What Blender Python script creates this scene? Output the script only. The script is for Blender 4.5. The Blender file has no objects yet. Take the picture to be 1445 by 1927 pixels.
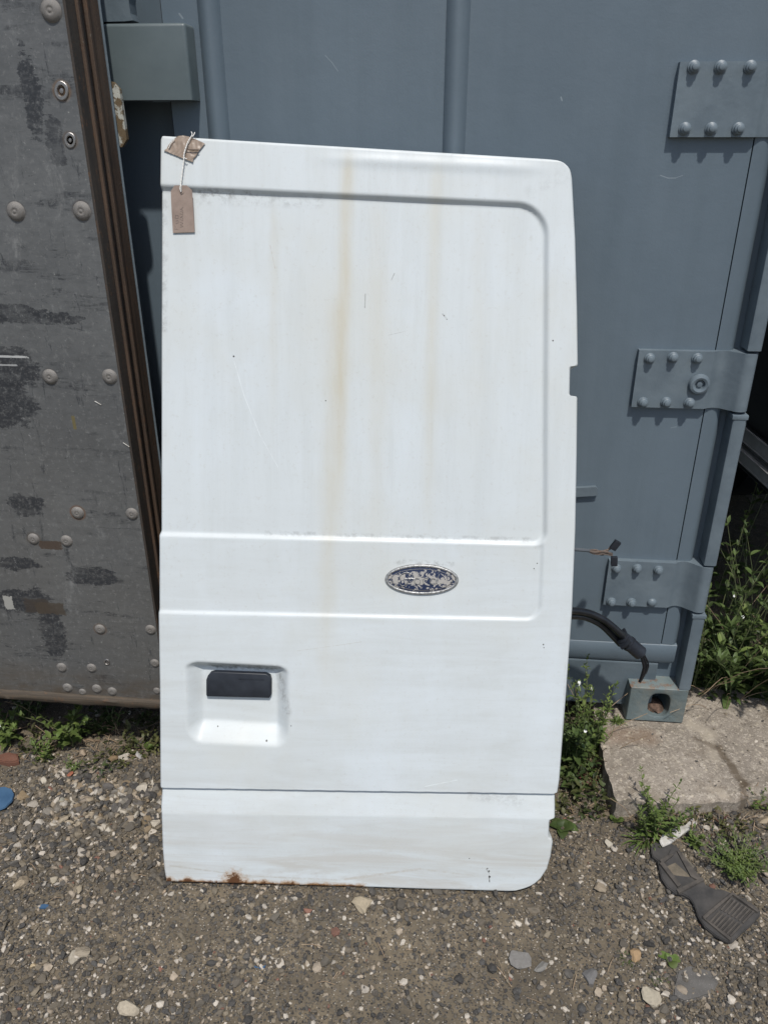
import bpy, bmesh, math, random
import numpy as np
from mathutils import Vector, Matrix

# ------------------------------------------------------------------ camera, sky, sun
SC = bpy.context.scene
H = 1.58
PITCH, YAW = math.radians(25.4), math.radians(5.4)
cam_d = bpy.data.cameras.new("camera")
cam = bpy.data.objects.new("camera", cam_d); SC.collection.objects.link(cam)
cam_d.sensor_fit = 'VERTICAL'; cam_d.sensor_height = 24.0
cam_d.lens = 24.0 * 1460 / 1927
cam_d.clip_start = 0.02; cam_d.clip_end = 500
cam.location = (0, 0, H)
cam.rotation_euler = (math.pi / 2 - PITCH, 0, YAW)
SC.camera = cam

SUN = Vector((0.24, -1.0, 1.88)).normalized()
W = bpy.data.worlds.new("World"); SC.world = W; W.use_nodes = True
nt = W.node_tree
sky = nt.nodes.new('ShaderNodeTexSky'); sky.sky_type = 'NISHITA'; sky.sun_disc = False
sky.sun_elevation = math.asin(SUN.z); sky.sun_rotation = math.atan2(SUN.x, SUN.y)
sky.dust_density = 1.5
nt.links.new(sky.outputs[0], nt.nodes['Background'].inputs[0])
nt.nodes['Background'].inputs[1].default_value = 0.125
sl = bpy.data.lights.new("sun", 'SUN'); sl.energy = 3.4; sl.angle = math.radians(1.6); sl.color = (1, .965, .91)
so = bpy.data.objects.new("sun", sl); SC.collection.objects.link(so)
so.rotation_euler = SUN.to_track_quat('Z', 'Y').to_euler(); so.location = (1, -3, 5)
SC.view_settings.view_transform = 'Standard'; SC.view_settings.look = 'None'
SC.view_settings.exposure = 0.0; SC.view_settings.gamma = 1

# ------------------------------------------------------------------ measuring helpers (photo pixels -> points on real planes)
_f = np.array([-math.sin(YAW) * math.cos(PITCH), math.cos(YAW) * math.cos(PITCH), -math.sin(PITCH)])
_r = np.array([math.cos(YAW), math.sin(YAW), 0.0]); _u = np.cross(_r, _f)
CP = np.array([0, 0, H])
def ray(x, y): return _f + _r * ((x - 722.5) / 1460) - _u * ((y - 963.5) / 1460)
def onY(x, y, Y):
    d = ray(x, y); return CP + d * (Y / d[1])
def onZ(x, y, Z):
    d = ray(x, y); return CP + d * ((Z - H) / d[2])

rng = np.random.default_rng(7); random.seed(7)

# ------------------------------------------------------------------ object helpers
COL = SC.collection
ROOT = {}
def tag(o, label=None, cat=None, group=None, kind=None):
    if label: o['label'] = label
    if cat: o['category'] = cat
    if group: o['group'] = group
    if kind: o['kind'] = kind
    return o
def thing(name, label, cat, loc=(0, 0, 0), mat=None, group=None):
    o = bpy.data.objects.new(name, None); COL.objects.link(o)
    o.empty_display_size = .05
    M = mat if mat is not None else Matrix.Translation(Vector([float(c) for c in loc]))
    o.matrix_world = M; ROOT[o] = M
    tag(o, label, cat, group); return o
def fast_mesh(name, V, Fs, smooth=False, col=None):
    """V (n,3); Fs list of (m,k) int arrays"""
    V = np.asarray(V, float)
    me = bpy.data.meshes.new(name)
    Fs = [np.asarray(f, int) for f in Fs if len(f)]
    me.vertices.add(len(V)); me.vertices.foreach_set('co', V.ravel())
    nl = sum(f.size for f in Fs); nf = sum(len(f) for f in Fs)
    me.loops.add(nl); me.polygons.add(nf)
    me.loops.foreach_set('vertex_index', np.concatenate([f.ravel() for f in Fs]))
    tot = np.concatenate([np.full(len(f), f.shape[1]) for f in Fs])
    st = np.concatenate([[0], np.cumsum(tot)[:-1]])
    me.polygons.foreach_set('loop_start', st.astype(int))
    me.polygons.foreach_set('loop_total', tot.astype(int))
    me.polygons.foreach_set('use_smooth', np.full(nf, smooth))
    me.update(calc_edges=True)
    if col is not None:
        a = me.color_attributes.new('col', 'FLOAT_COLOR', 'POINT')
        c = np.ones((len(V), 4)); c[:, :3] = col; a.data.foreach_set('color', c.ravel())
    me.validate(); return me
def link(name, me, mat, parent=None):
    o = bpy.data.objects.new(name, me); COL.objects.link(o)
    if mat: me.materials.append(mat)
    if parent is not None: o.parent = parent
    return o
class MB:
    def __init__(s): s.V = []; s.F = []
    def add(s, V, F):
        b = len(s.V); s.V += [tuple(map(float, v)) for v in V]; s.F += [tuple(i + b for i in f) for f in F]; return s
    def box(s, x0, x1, y0, y1, z0, z1, bev=0):
        bm = bmesh.new(); bmesh.ops.create_cube(bm, size=1)
        for v in bm.verts:
            v.co = Vector((x0 + (v.co.x + .5) * (x1 - x0), y0 + (v.co.y + .5) * (y1 - y0), z0 + (v.co.z + .5) * (z1 - z0)))
        if bev: bmesh.ops.bevel(bm, geom=list(bm.edges), offset=bev, segments=2, profile=.6, affect='EDGES')
        return s.bm(bm)
    def bm(s, bm):
        bm.verts.index_update()
        s.add([v.co for v in bm.verts], [[v.index for v in f.verts] for f in bm.faces]); bm.free(); return s
    def tube(s, pts, rad, n=8, cap=True):
        pts = [Vector([float(c) for c in p]) for p in pts]
        if not hasattr(rad, '__len__'): rad = [rad] * len(pts)
        b = len(s.V); up = None
        for i, p in enumerate(pts):
            t = (pts[min(i + 1, len(pts) - 1)] - pts[max(i - 1, 0)]).normalized()
            if up is None: up = t.orthogonal().normalized()
            up = (up - t * up.dot(t)).normalized(); sd = t.cross(up)
            for k in range(n):
                a = 2 * math.pi * k / n
                s.V.append(tuple(p + (up * math.cos(a) + sd * math.sin(a)) * rad[i]))
        for i in range(len(pts) - 1):
            for k in range(n):
                a = b + i * n + k; c = b + i * n + (k + 1) % n
                s.F.append((a, c, c + n, a + n))
        if cap:
            s.F.append(tuple(b + k for k in range(n))[::-1]); s.F.append(tuple(b + (len(pts) - 1) * n + k for k in range(n)))
        return s
    def lathe(s, prof, org, axis, n=20, sx=1, sy=1):
        """prof [(r, h)] revolved about axis at org"""
        ax = Vector(axis).normalized(); e1 = Vector((1, 0, 0)) if abs(ax.x) < .9 else Vector((0, 0, 1))
        e1 = (e1 - ax * e1.dot(ax)).normalized(); e2 = ax.cross(e1); org = Vector([float(c) for c in org]); b = len(s.V)
        for r, h in prof:
            for k in range(n):
                a = 2 * math.pi * k / n
                s.V.append(tuple(org + e1 * (r * sx * math.cos(a)) + e2 * (r * sy * math.sin(a)) + ax * h))
        for i in range(len(prof) - 1):
            for k in range(n):
                a = b + i * n + k; c = b + i * n + (k + 1) % n
                s.F.append((a, c, c + n, a + n))
        s.F.append(tuple(b + k for k in range(n))[::-1]); s.F.append(tuple(b + (len(prof) - 1) * n + k for k in range(n)))
        return s
    def prism(s, poly, vec):
        """poly: 3-D points, extruded by vec"""
        n = len(poly); v = Vector([float(c) for c in vec]); P = [Vector([float(c) for c in p]) for p in poly]
        s.add([tuple(p) for p in P] + [tuple(p + v) for p in P],
              [tuple(range(n))[::-1], tuple(range(n, 2 * n))] + [(i, (i + 1) % n, (i + 1) % n + n, i + n) for i in range(n)])
        return s
    def prof_z(s, prof, z0, z1):
        """closed (x,y) profile extruded up z"""
        return s.prism([(x, y, z0) for x, y in prof], (0, 0, z1 - z0))
    def build(s, name, mat, parent=None, smooth=False, local=False, angle=35, loc=None):
        V = s.V
        me = bpy.data.meshes.new(name)
        if parent is not None and not local:
            r = parent
            while r.parent: r = r.parent
            Mi = ROOT[r].inverted(); V = [tuple(Mi @ Vector(v)) for v in V]
        me.from_pydata(V, [], s.F); me.update()
        bm = bmesh.new(); bm.from_mesh(me); bmesh.ops.recalc_face_normals(bm, faces=bm.faces); bm.to_mesh(me); bm.free()
        if smooth:
            me.polygons.foreach_set('use_smooth', [True] * len(me.polygons))
            me.set_sharp_from_angle(angle=math.radians(angle))
        o = link(name, me, mat, parent)
        if loc is not None: o.location = loc
        return o

# ------------------------------------------------------------------ value noise
def vnoise(x, y, s, seed=0):
    x = np.asarray(x, float) * s + 1000.3; y = np.asarray(y, float) * s + 1000.7
    xi = np.floor(x).astype(np.int64); yi = np.floor(y).astype(np.int64); fx = x - xi; fy = y - yi
    fx = fx * fx * (3 - 2 * fx); fy = fy * fy * (3 - 2 * fy)
    def h(a, b):
        n = (a * 374761393 + b * 668265263 + seed * 974634777) & 0xffffffff
        n = ((n ^ (n >> 13)) * 1274126177) & 0xffffffff
        return ((n ^ (n >> 16)) & 0xffff) / 65535.0
    return (h(xi, yi) * (1 - fx) + h(xi + 1, yi) * fx) * (1 - fy) + (h(xi, yi + 1) * (1 - fx) + h(xi + 1, yi + 1) * fx) * fy
def fbm(x, y, s, o=4, seed=0):
    t = 0; a = .5
    for i in range(o): t = t + a * vnoise(x, y, s * 2 ** i, seed + i); a *= .5
    return t
def sm(a, b, x):
    t = np.clip((np.asarray(x, float) - a) / (b - a), 0, 1); return t * t * (3 - 2 * t)
def gz(x, y):
    x = np.asarray(x, float); y = np.asarray(y, float)
    near = sm(2.2, 1.2, np.hypot(x, y - 1.2))
    z = (fbm(x, y, 3, 3, 5) - .45) * .02 * near + (fbm(x, y, 22, 3, 9) - .45) * .008 * near
    z = z + (.03 + .022 * sm(.5, .7, x)) * sm(.32, .55, x) * sm(1.22, 1.5, y) * sm(3, 2.4, y)
    return z

# ------------------------------------------------------------------ materials
class Mt:
    def __init__(s, name, rough=.6, metal=0, spec=None):
        s.m = bpy.data.materials.new(name); s.m.use_nodes = True; s.t = s.m.node_tree
        s.b = s.t.nodes['Principled BSDF']; s.b.inputs['Roughness'].default_value = rough; s.b.inputs['Metallic'].default_value = metal
        if spec is not None: s.b.inputs['Specular IOR Level'].default_value = spec
        s.tc = s.t.nodes.new('ShaderNodeTexCoord'); s.obj = s.tc.outputs['Object']
        s.sep = None
    def n(s, typ, **k):
        o = s.t.nodes.new(typ)
        for a, v in k.items(): setattr(o, a, v)
        return o
    def put(s, sock, v):
        if hasattr(v, 'is_output') or isinstance(v, bpy.types.NodeSocket): s.t.links.new(v, sock)
        elif isinstance(v, (tuple, list)) and len(v) == 3 and sock.type == 'RGBA': sock.default_value = (*v, 1)
        else: sock.default_value = v
    def math(s, op, a, b=0.0, c=0.0, clamp=False):
        o = s.n('ShaderNodeMath', operation=op, use_clamp=clamp)
        for i, v in enumerate((a, b, c)): s.put(o.inputs[i], v)
        return o.outputs[0]
    def xyz(s):
        if not s.sep:
            s.sep = s.n('ShaderNodeSeparateXYZ'); s.t.links.new(s.obj, s.sep.inputs[0])
        return s.sep.outputs
    def map(s, scale=(1, 1, 1), loc=(0, 0, 0), rot=(0, 0, 0)):
        o = s.n('ShaderNodeMapping'); s.put(o.inputs[0], s.obj)
        o.inputs['Scale'].default_value = scale; o.inputs['Location'].default_value = loc; o.inputs['Rotation'].default_value = rot
        return o.outputs[0]
    def noise(s, scale, detail=4, rough=.55, vec=None, dist=0):
        o = s.n('ShaderNodeTexNoise'); s.put(o.inputs['Vector'], vec if vec is not None else s.obj)
        o.inputs['Scale'].default_value = scale; o.inputs['Detail'].default_value = detail
        o.inputs['Roughness'].default_value = rough; o.inputs['Distortion'].default_value = dist
        return o.outputs[0]
    def voro(s, scale, feature='F1', vec=None, out='Distance', rnd=1):
        o = s.n('ShaderNodeTexVoronoi', feature=feature); s.put(o.inputs['Vector'], vec if vec is not None else s.obj)
        o.inputs['Scale'].default_value = scale; o.inputs['Randomness'].default_value = rnd
        return o.outputs[out]
    def rng(s, v, a, b, c=0.0, d=1.0):
        o = s.n('ShaderNodeMapRange'); s.put(o.inputs[0], v)
        for i, k in enumerate((a, b, c, d)): o.inputs[1 + i].default_value = k
        return o.outputs[0]
    def ramp(s, v, stops, interp='LINEAR'):
        o = s.n('ShaderNodeValToRGB'); s.put(o.inputs[0], v); o.color_ramp.interpolation = interp
        e = o.color_ramp.elements
        while len(e) < len(stops): e.new(.5)
        for i, (p, c) in enumerate(stops): e[i].position = p; e[i].color = (*c, 1)
        return o.outputs[0]
    def mix(s, f, a, b, mode='MIX'):
        o = s.n('ShaderNodeMix', data_type='RGBA', blend_type=mode)
        s.put(o.inputs[0], f); s.put(o.inputs[6], a); s.put(o.inputs[7], b); return o.outputs[2]
    def bump(s, h, strength=.3, dist=.002, prev=None):
        o = s.n('ShaderNodeBump'); s.put(o.inputs['Height'], h); o.inputs['Strength'].default_value = strength
        o.inputs['Distance'].default_value = dist
        if prev is not None: s.put(o.inputs['Normal'], prev)
        return o.outputs[0]
    def color(s, c): s.put(s.b.inputs['Base Color'], c); return s
    def rough(s, c): s.put(s.b.inputs['Roughness'], c); return s
    def norm(s, c): s.put(s.b.inputs['Normal'], c); return s

def M_paint():
    m = Mt('container_paint', .5)
    big = m.noise(2.2, 5, .6, m.map((1, 1, .35)))
    c = m.ramp(big, [(.3, (.094, .126, .153)), (.7, (.128, .165, .194))])
    st = m.noise(7, 4, .6, m.map((3.2, 3.2, .22)))
    c = m.mix(m.rng(st, .45, .75, 0, .35), c, (.088, .118, .138))
    sc2 = m.noise(7, 9, .8, m.map((1, 1, 6), (3, 1, 2), (0, .2, 0)), 1)
    c = m.mix(m.rng(sc2, .70, .73, 0, .5), c, (.20, .23, .25))
    px_, _, pz_ = m.xyz()
    def seg(p, q, w):
        a = onY(*p, 1.838); b = onY(*q, 1.838); ax, ay, bx, by = a[0] + .54, a[2] - .07, b[0] + .54, b[2] - .07; L2 = (bx - ax) ** 2 + (by - ay) ** 2
        du = m.math('SUBTRACT', px_, float(ax)); dv_ = m.math('SUBTRACT', pz_, float(ay))
        t = m.math('DIVIDE', m.math('ADD', m.math('MULTIPLY', du, float(bx - ax)), m.math('MULTIPLY', dv_, float(by - ay))), float(L2), clamp=True)
        ex = m.math('SUBTRACT', du, m.math('MULTIPLY', t, float(bx - ax))); ey = m.math('SUBTRACT', dv_, m.math('MULTIPLY', t, float(by - ay)))
        return m.rng(m.math('SQRT', m.math('ADD', m.math('MULTIPLY', ex, ex), m.math('MULTIPLY', ey, ey))), w, w * .3)
    for p_, q_, w_, a_ in (((1242, 330), (1256, 335), .0011, .6), ((1256, 335), (1270, 335), .0011, .6), ((1270, 335), (1284, 330), .001, .4), ((612, 104), (625, 118), .0009, .5), ((625, 118), (636, 134), .0009, .5), ((1055, 183), (1057, 189), .002, .6), ((338, 26), (344, 34), .0025, .5), ((1262, 805), (1272, 803), .0015, .4), ((1352, 1075), (1358, 1082), .001, .4)):
        c = m.mix(m.math('MULTIPLY', seg(p_, q_, w_), a_), c, (.30, .34, .36))
    sp = m.noise(90, 3, .7)
    c = m.mix(m.rng(sp, .70, .76, 0, .35), c, (.16, .18, .19))
    ch = m.noise(26, 6, .75, dist=.4)
    c = m.mix(m.rng(ch, .735, .75, 0, .75), c, (.10, .05, .025))
    m.color(c).rough(m.rng(m.noise(5, 4), .3, .7, .42, .62))
    b = m.bump(m.noise(16, 3), .25, .004); b = m.bump(m.noise(230, 3), .25, .0008, b)
    # paint chips and rust weeping at a few places
    return (m.norm(b), m.m)[1]
def M_white():
    m = Mt('white_van_paint', .42, spec=.45)
    u, _, v = m.xyz()
    base = (.568, .606, .612)
    up = m.rng(v, .55, 1.0); lo = m.rng(v, 1.0, .55)
    # old wipe marks: upright on the upper panel, slanting below
    warp = m.noise(1.3, 3, .5)
    wipe = m.noise(3.0, 6, .6, m.map((4.5, 1, .45), rot=(0, math.radians(5), 0)), .6)
    c = m.mix(m.math('MULTIPLY', m.rng(wipe, .35, .68, 0, .45), up), base, (.52, .55, .545))
    w2 = m.noise(2.6, 7, .6, m.map((.8, 1, 5.5), (0, 0, .3), (0, math.radians(-13), 0)), 1.6)
    c = m.mix(m.math('MULTIPLY', m.rng(w2, .35, .66), m.math('MULTIPLY', lo, .5)), c, (.47, .49, .475))
    fz = m.noise(26, 6, .8, m.map((1, 1, .07), (0, 0, 0), (0, .06, 0)), .5)
    c = m.mix(m.math('MULTIPLY', m.rng(fz, .45, .75, 0, .4), up), c, (.45, .475, .465))
    fz = m.noise(24, 6, .8, m.map((.10, 1, 1.1), (2, 0, 1), (0, -.22, 0)), 1.2)
    c = m.mix(m.math('MULTIPLY', m.rng(fz, .45, .72, 0, .35), lo), c, (.43, .44, .42))
    cloud = m.noise(2.4, 5, .65, m.map((1, 1, 1), (3, 0, 1)))
    c = m.mix(m.rng(cloud, .48, .66, 0, .5), c, (.53, .54, .50))
    cloud = m.noise(3.4, 5, .65, m.map((1, 1, .6), (8, 0, 4)))
    c = m.mix(m.rng(cloud, .50, .68, 0, .5), c, (.60, .65, .68))
    dots = m.noise(120, 3, .7)
    c = m.mix(m.rng(dots, .58, .76, 0, .4), c, (.43, .425, .39))
    bz = m.noise(4, 6, .7, m.map((.7, 1, 6), (1, 0, 4), (0, .05, 0)), 1.0)
    c = m.mix(m.math('MULTIPLY', m.rng(v, .22, .03, 0, .8), m.rng(bz, .42, .62)), c, (.45, .435, .395))
    # runs of brown water stain
    wob = m.math('MULTIPLY', m.math('SUBTRACT', m.noise(5, 3, .5, m.map((0, 0, 1))), .5), .016)
    def streak(u0, wd, v0, v1, amt, slope=0.0):
        x = m.math('SUBTRACT', m.math('SUBTRACT', u, u0), wob)
        x = m.math('SUBTRACT', x, m.math('MULTIPLY', m.math('SUBTRACT', v, v1), slope))
        g = m.math('POWER', 2.718, m.math('MULTIPLY', m.math('MULTIPLY', x, x), -1 / (wd * wd)))
        g = m.math('MULTIPLY', g, m.rng(v, v0, v0 + .35)); g = m.math('MULTIPLY', g, m.rng(v, v1 + .02, v1 - .03))
        g = m.math('MULTIPLY', g, m.rng(m.noise(14, 5, .7, m.map((4, 1, .6))), .25, .65, .5, 1))
        return m.math('MULTIPLY', g, amt)
    for a in STREAKS:
        c = m.mix(streak(*a), c, (.47, .405, .26))
    # rust and chips: real marks at their own places
    def spots(pts, rad, thr, sc):
        acc = None
        for (pu, pv, r) in pts:
            dx = m.math('DIVIDE', m.math('SUBTRACT', u, pu), r); dy = m.math('DIVIDE', m.math('SUBTRACT', v, pv), r)
            d = m.math('SQRT', m.math('ADD', m.math('MULTIPLY', dx, dx), m.math('MULTIPLY', dy, dy)))
            acc = d if acc is None else m.math('MINIMUM', acc, d)
        return m.math('ADD', acc, m.math('MULTIPLY', m.math('SUBTRACT', m.noise(sc, 5, .7), .5), thr))
    def seg(p, q, w, seed=0):
        ax, ay = p; bx, by = q; L2 = (bx - ax) ** 2 + (by - ay) ** 2
        du = m.math('SUBTRACT', u, float(ax)); dv_ = m.math('SUBTRACT', v, float(ay))
        t = m.math('DIVIDE', m.math('ADD', m.math('MULTIPLY', du, float(bx - ax)), m.math('MULTIPLY', dv_, float(by - ay))), float(L2), clamp=True)
        ex = m.math('SUBTRACT', du, m.math('MULTIPLY', t, float(bx - ax))); ey = m.math('SUBTRACT', dv_, m.math('MULTIPLY', t, float(by - ay)))
        d_ = m.math('SQRT', m.math('ADD', m.math('MULTIPLY', ex, ex), m.math('MULTIPLY', ey, ey)))
        return m.rng(d_, w, w * .4)
    brk = m.rng(m.noise(60, 4, .7), .4, .55, .2, 1)
    for a_, b_, w_, col_, am in SCR:
        c = m.mix(m.math('MULTIPLY', m.math('MULTIPLY', seg(a_, b_, w_), brk), am), c, col_)
    # grime caught under the top fold and round the pull handle
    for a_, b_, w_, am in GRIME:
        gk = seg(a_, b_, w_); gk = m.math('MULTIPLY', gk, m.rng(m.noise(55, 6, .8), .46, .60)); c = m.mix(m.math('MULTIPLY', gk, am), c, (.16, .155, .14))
    e_ = m.math('SUBTRACT', v, m.math('MULTIPLY', u, EDGE_V[1])); e_ = m.math('SUBTRACT', e_, EDGE_V[0])
    patchy = m.math('MULTIPLY', m.rng(m.noise(20, 4, .7, m.map((1, 1, 0))), .38, .47), m.rng(u, .47, .44)); 
    ek = m.math('MULTIPLY', m.rng(m.math('ADD', e_, m.math('MULTIPLY', m.math('SUBTRACT', m.noise(90, 5, .75), .5), .014)), .0125, .005), patchy)
    c = m.mix(m.math('MULTIPLY', ek, .6), c, (.36, .22, .10))
    ek = m.math('MULTIPLY', m.rng(m.math('ADD', e_, m.math('MULTIPLY', m.math('SUBTRACT', m.noise(120, 5, .75), .5), .014)), .0085, .0045), patchy)
    c = m.mix(ek, c, (.13, .06, .028))
    d = spots(RUST, 0, 1.9, 130)
    c = m.mix(m.rng(d, 1.25, .55, 0, .75), c, (.36, .21, .09))
    c = m.mix(m.rng(d, .8, .45, 0, 1), c, (.10, .045, .02))
    d2 = spots(CHIPS, 0, .3, 200)
    c = m.mix(m.rng(d2, 1, .7), c, (.04, .035, .03))
    # faint dark scuff lines
    sc = m.noise(9, 8, .75, m.map((8, 1, .5), rot=(0, .35, 0)), 1.5)
    c = m.mix(m.rng(sc, .70, .74, 0, .35), c, (.40, .40, .39))
    m.color(c).rough(m.rng(wipe, .3, .75, .36, .55))
    m.norm(m.bump(m.noise(350, 2, .5), .12, .0004, m.bump(m.noise(2.2, 3, .5), .5, .010))); return m.m
def simple(name, c1, c2, scale=30, rough=.6, metal=0, bs=.3, bd=.001, stretch=(1, 1, 1), detail=5):
    m = Mt(name, rough, metal)
    n = m.noise(scale, detail, .6, m.map(stretch))
    m.color(m.ramp(n, [(.35, c1), (.65, c2)])); m.norm(m.bump(m.noise(scale * 3, 4), bs, bd)); return m.m
def M_panel():
    m = Mt('scuffed_grey_metal', .48, .15)
    x, _, z = m.xyz()
    n = m.noise(1.8, 5, .6)
    c = m.ramp(n, [(.3, (.098, .101, .102)), (.7, (.158, .161, .158))])
    c = m.mix(m.rng(m.noise(30, 6, .75, m.map((1, 1, 1.8))), .45, .62, 0, .35), c, (.065, .068, .07))
    c = m.mix(m.rng(m.noise(9, 6, .75, m.map((.6, 1, 2))), .55, .72, 0, .5), c, (.19, .195, .19))
    # warm dirt towards the lower half
    w = m.math('MULTIPLY', m.rng(z, 1.1, .0, 0, .6), m.rng(m.noise(3, 5, .6), .3, .7, .2, 1))
    c = m.mix(w, c, (.128, .118, .100))
    # large torn black sticker residue
    def blob(cx, cz, rx, rz, edge):
        dx = m.math('DIVIDE', m.math('SUBTRACT', x, cx), rx); dz = m.math('DIVIDE', m.math('SUBTRACT', z, cz), rz)
        d = m.math('SQRT', m.math('ADD', m.math('MULTIPLY', dx, dx), m.math('MULTIPLY', dz, dz)))
        return m.math('ADD', d, m.math('MULTIPLY', m.math('SUBTRACT', m.noise(22, 9, .72, m.map((1, 1, 1.6))), .5), m.math('MULTIPLY', edge, 1.5)))
    fine = m.noise(120, 4, .7)
    hatch = m.noise(38, 7, .8, m.map((.55, 1, 3.2), (0, 0, 0), (0, .06, 0)), .5)
    for a in BLOBS:
        k = m.rng(blob(*a), 1.1, .75, 0, 1)
        k = m.rng(m.math('SUBTRACT', m.math('ADD', m.math('MULTIPLY', k, .34), hatch), .34), .30, .36)
        k = m.math('MULTIPLY', k, m.math('MULTIPLY', m.rng(fine, .36, .5, .3, .95), m.rng(m.noise(8, 5, .7, m.map((1, 1, 3))), .35, .5, .35, 1)))
        c = m.mix(k, c, (.03, .032, .036))
    # rubbed horizontal and vertical black scuffs
    hs = m.noise(5.5, 8, .78, m.map((.8, 1, 4.5)), .3)
    brk = m.noise(75, 5, .75, m.map((1, 1, .7)))
    reg = m.noise(3.2, 3, .6, m.map((1, 1, 1.3), (4, 2, 1)))
    k = m.math('MULTIPLY', m.rng(hs, .55, .60), m.rng(brk, .36, .60)); k = m.math('MULTIPLY', k, m.rng(reg, .40, .52))
    c = m.mix(m.math('MULTIPLY', k, .85), c, (.028, .03, .034))
    vs = m.noise(7, 8, .75, m.map((6, 1, .9), (1, 0, 5), (0, .25, 0)), .4)
    k = m.math('MULTIPLY', m.rng(vs, .585, .62), m.rng(brk, .38, .55))
    c = m.mix(m.math('MULTIPLY', k, .7), c, (.03, .033, .038))
    pv = m.noise(6, 9, .8, m.map((2.2, 1, 1), (3, 0, 9), (0, -.5, 0)), .6)
    c = m.mix(m.math('MULTIPLY', m.rng(pv, .56, .66, 0, .6), m.rng(brk, .42, .58)), c, (.27, .27, .26))
    c = m.mix(m.rng(m.noise(75, 6, .8), .54, .64, 0, .45), c, (.25, .25, .24))
    # pale scratches and specks
    ps = m.noise(14, 8, .8, m.map((1, 1, 9), (7, 0, 2), (0, .1, 0)), .2)
    c = m.mix(m.rng(ps, .66, .73, 0, .6), c, (.30, .30, .29))
    ps = m.noise(10, 8, .8, m.map((9, 1, 1), (2, 0, 2), (0, .4, 0)), .2)
    c = m.mix(m.rng(ps, .74, .78, 0, .5), c, (.28, .28, .27))
    c = m.mix(m.rng(m.noise(150, 3, .6), .68, .72, 0, .7), c, (.36, .36, .34))
    for (mx, my, ra, rb_, col_, am) in ((147, 965, .0155, .019, (.16, .075, .03), .8), (117, 171, .014, .018, (.20, .12, .06), .7), (133, 264, .012, .015, (.12, .08, .05), .6), (64, 1014, .015, .018, (.09, .07, .05), .5), (189, 1184, .013, .017, (.14, .08, .04), .6), (95, 709, .015, .018, (.07, .06, .05), .6), (31, 398, .0165, .020, (.07, .06, .05), .6), (155, 397, .0165, .020, (.08, .06, .05), .6), (97, 20, .0175, .021, (.07, .06, .05), .6)):
        p_ = onY(mx, my, 1.6); dx = m.math('SUBTRACT', x, float(p_[0] - PO[0])); dz = m.math('SUBTRACT', z, float(p_[2] - PO[2]))
        dd = m.math('ADD', m.math('SQRT', m.math('ADD', m.math('MULTIPLY', dx, dx), m.math('MULTIPLY', dz, dz))), m.math('MULTIPLY', m.math('SUBTRACT', brk, .5), .006))
        c = m.mix(m.math('MULTIPLY', m.rng(dd, rb_ + .003, ra, 0, 1), am), c, col_)
    for (mx, my, hx_, hz_, col_) in ((17, 1134, .013, .020, (.42, .41, .37)), (14, 671, .05, .0025, (.55, .55, .53)), (10, 687, .03, .002, (.4, .4, .39)), (95, 1026, .030, .012, (.07, .045, .03)), (70, 1140, .035, .022, (.055, .045, .037)), (140, 796, .004, .016, (.16, .13, .05)), (95, 1145, .04, .018, (.07, .055, .04))):
        p_ = onY(mx, my, 1.6); dx = m.math('DIVIDE', m.math('ABSOLUTE', m.math('SUBTRACT', x, float(p_[0] - PO[0]))), hx_); dz = m.math('DIVIDE', m.math('ABSOLUTE', m.math('SUBTRACT', z, float(p_[2] - PO[2]))), hz_)
        dd = m.math('ADD', m.math('MAXIMUM', dx, dz), m.math('MULTIPLY', m.math('SUBTRACT', m.noise(60, 5, .75), .5), 1.1))
        c = m.mix(m.math('MULTIPLY', m.rng(dd, 1.0, .9), .85), c, col_)
    # brown worn stain by the foot
    k = m.math('MULTIPLY', m.rng(z, .14, .03), m.rng(m.noise(9, 5, .7, m.map((1, 1, 3))), .35, .6))
    c = m.mix(m.math('MULTIPLY', k, .8), c, (.085, .062, .04))
    m.color(c).rough(m.rng(brk, .3, .7, .4, .62))
    m.norm(m.bump(m.noise(60, 5, .7), .25, .0012, m.bump(m.noise(3, 2), .5, .006))); return m.m
def M_rust(name, a, b, stretch=(1, 1, .12), rough=.75):
    m = Mt(name, rough, .0)
    c = m.ramp(m.noise(30, 6, .7, m.map(stretch)), [(.3, a), (.7, b)])
    c = m.mix(m.rng(m.noise(60, 5, .8, m.map((1, 1, .5))), .56, .66, 0, .7), c, (.13, .065, .03))
    c = m.mix(m.rng(m.noise(110, 3, .7), .68, .76, 0, .6), c, (.2, .19, .16))
    m.color(c); m.norm(m.bump(m.noise(140, 5, .7), .6, .0015)); return m.m
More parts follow.
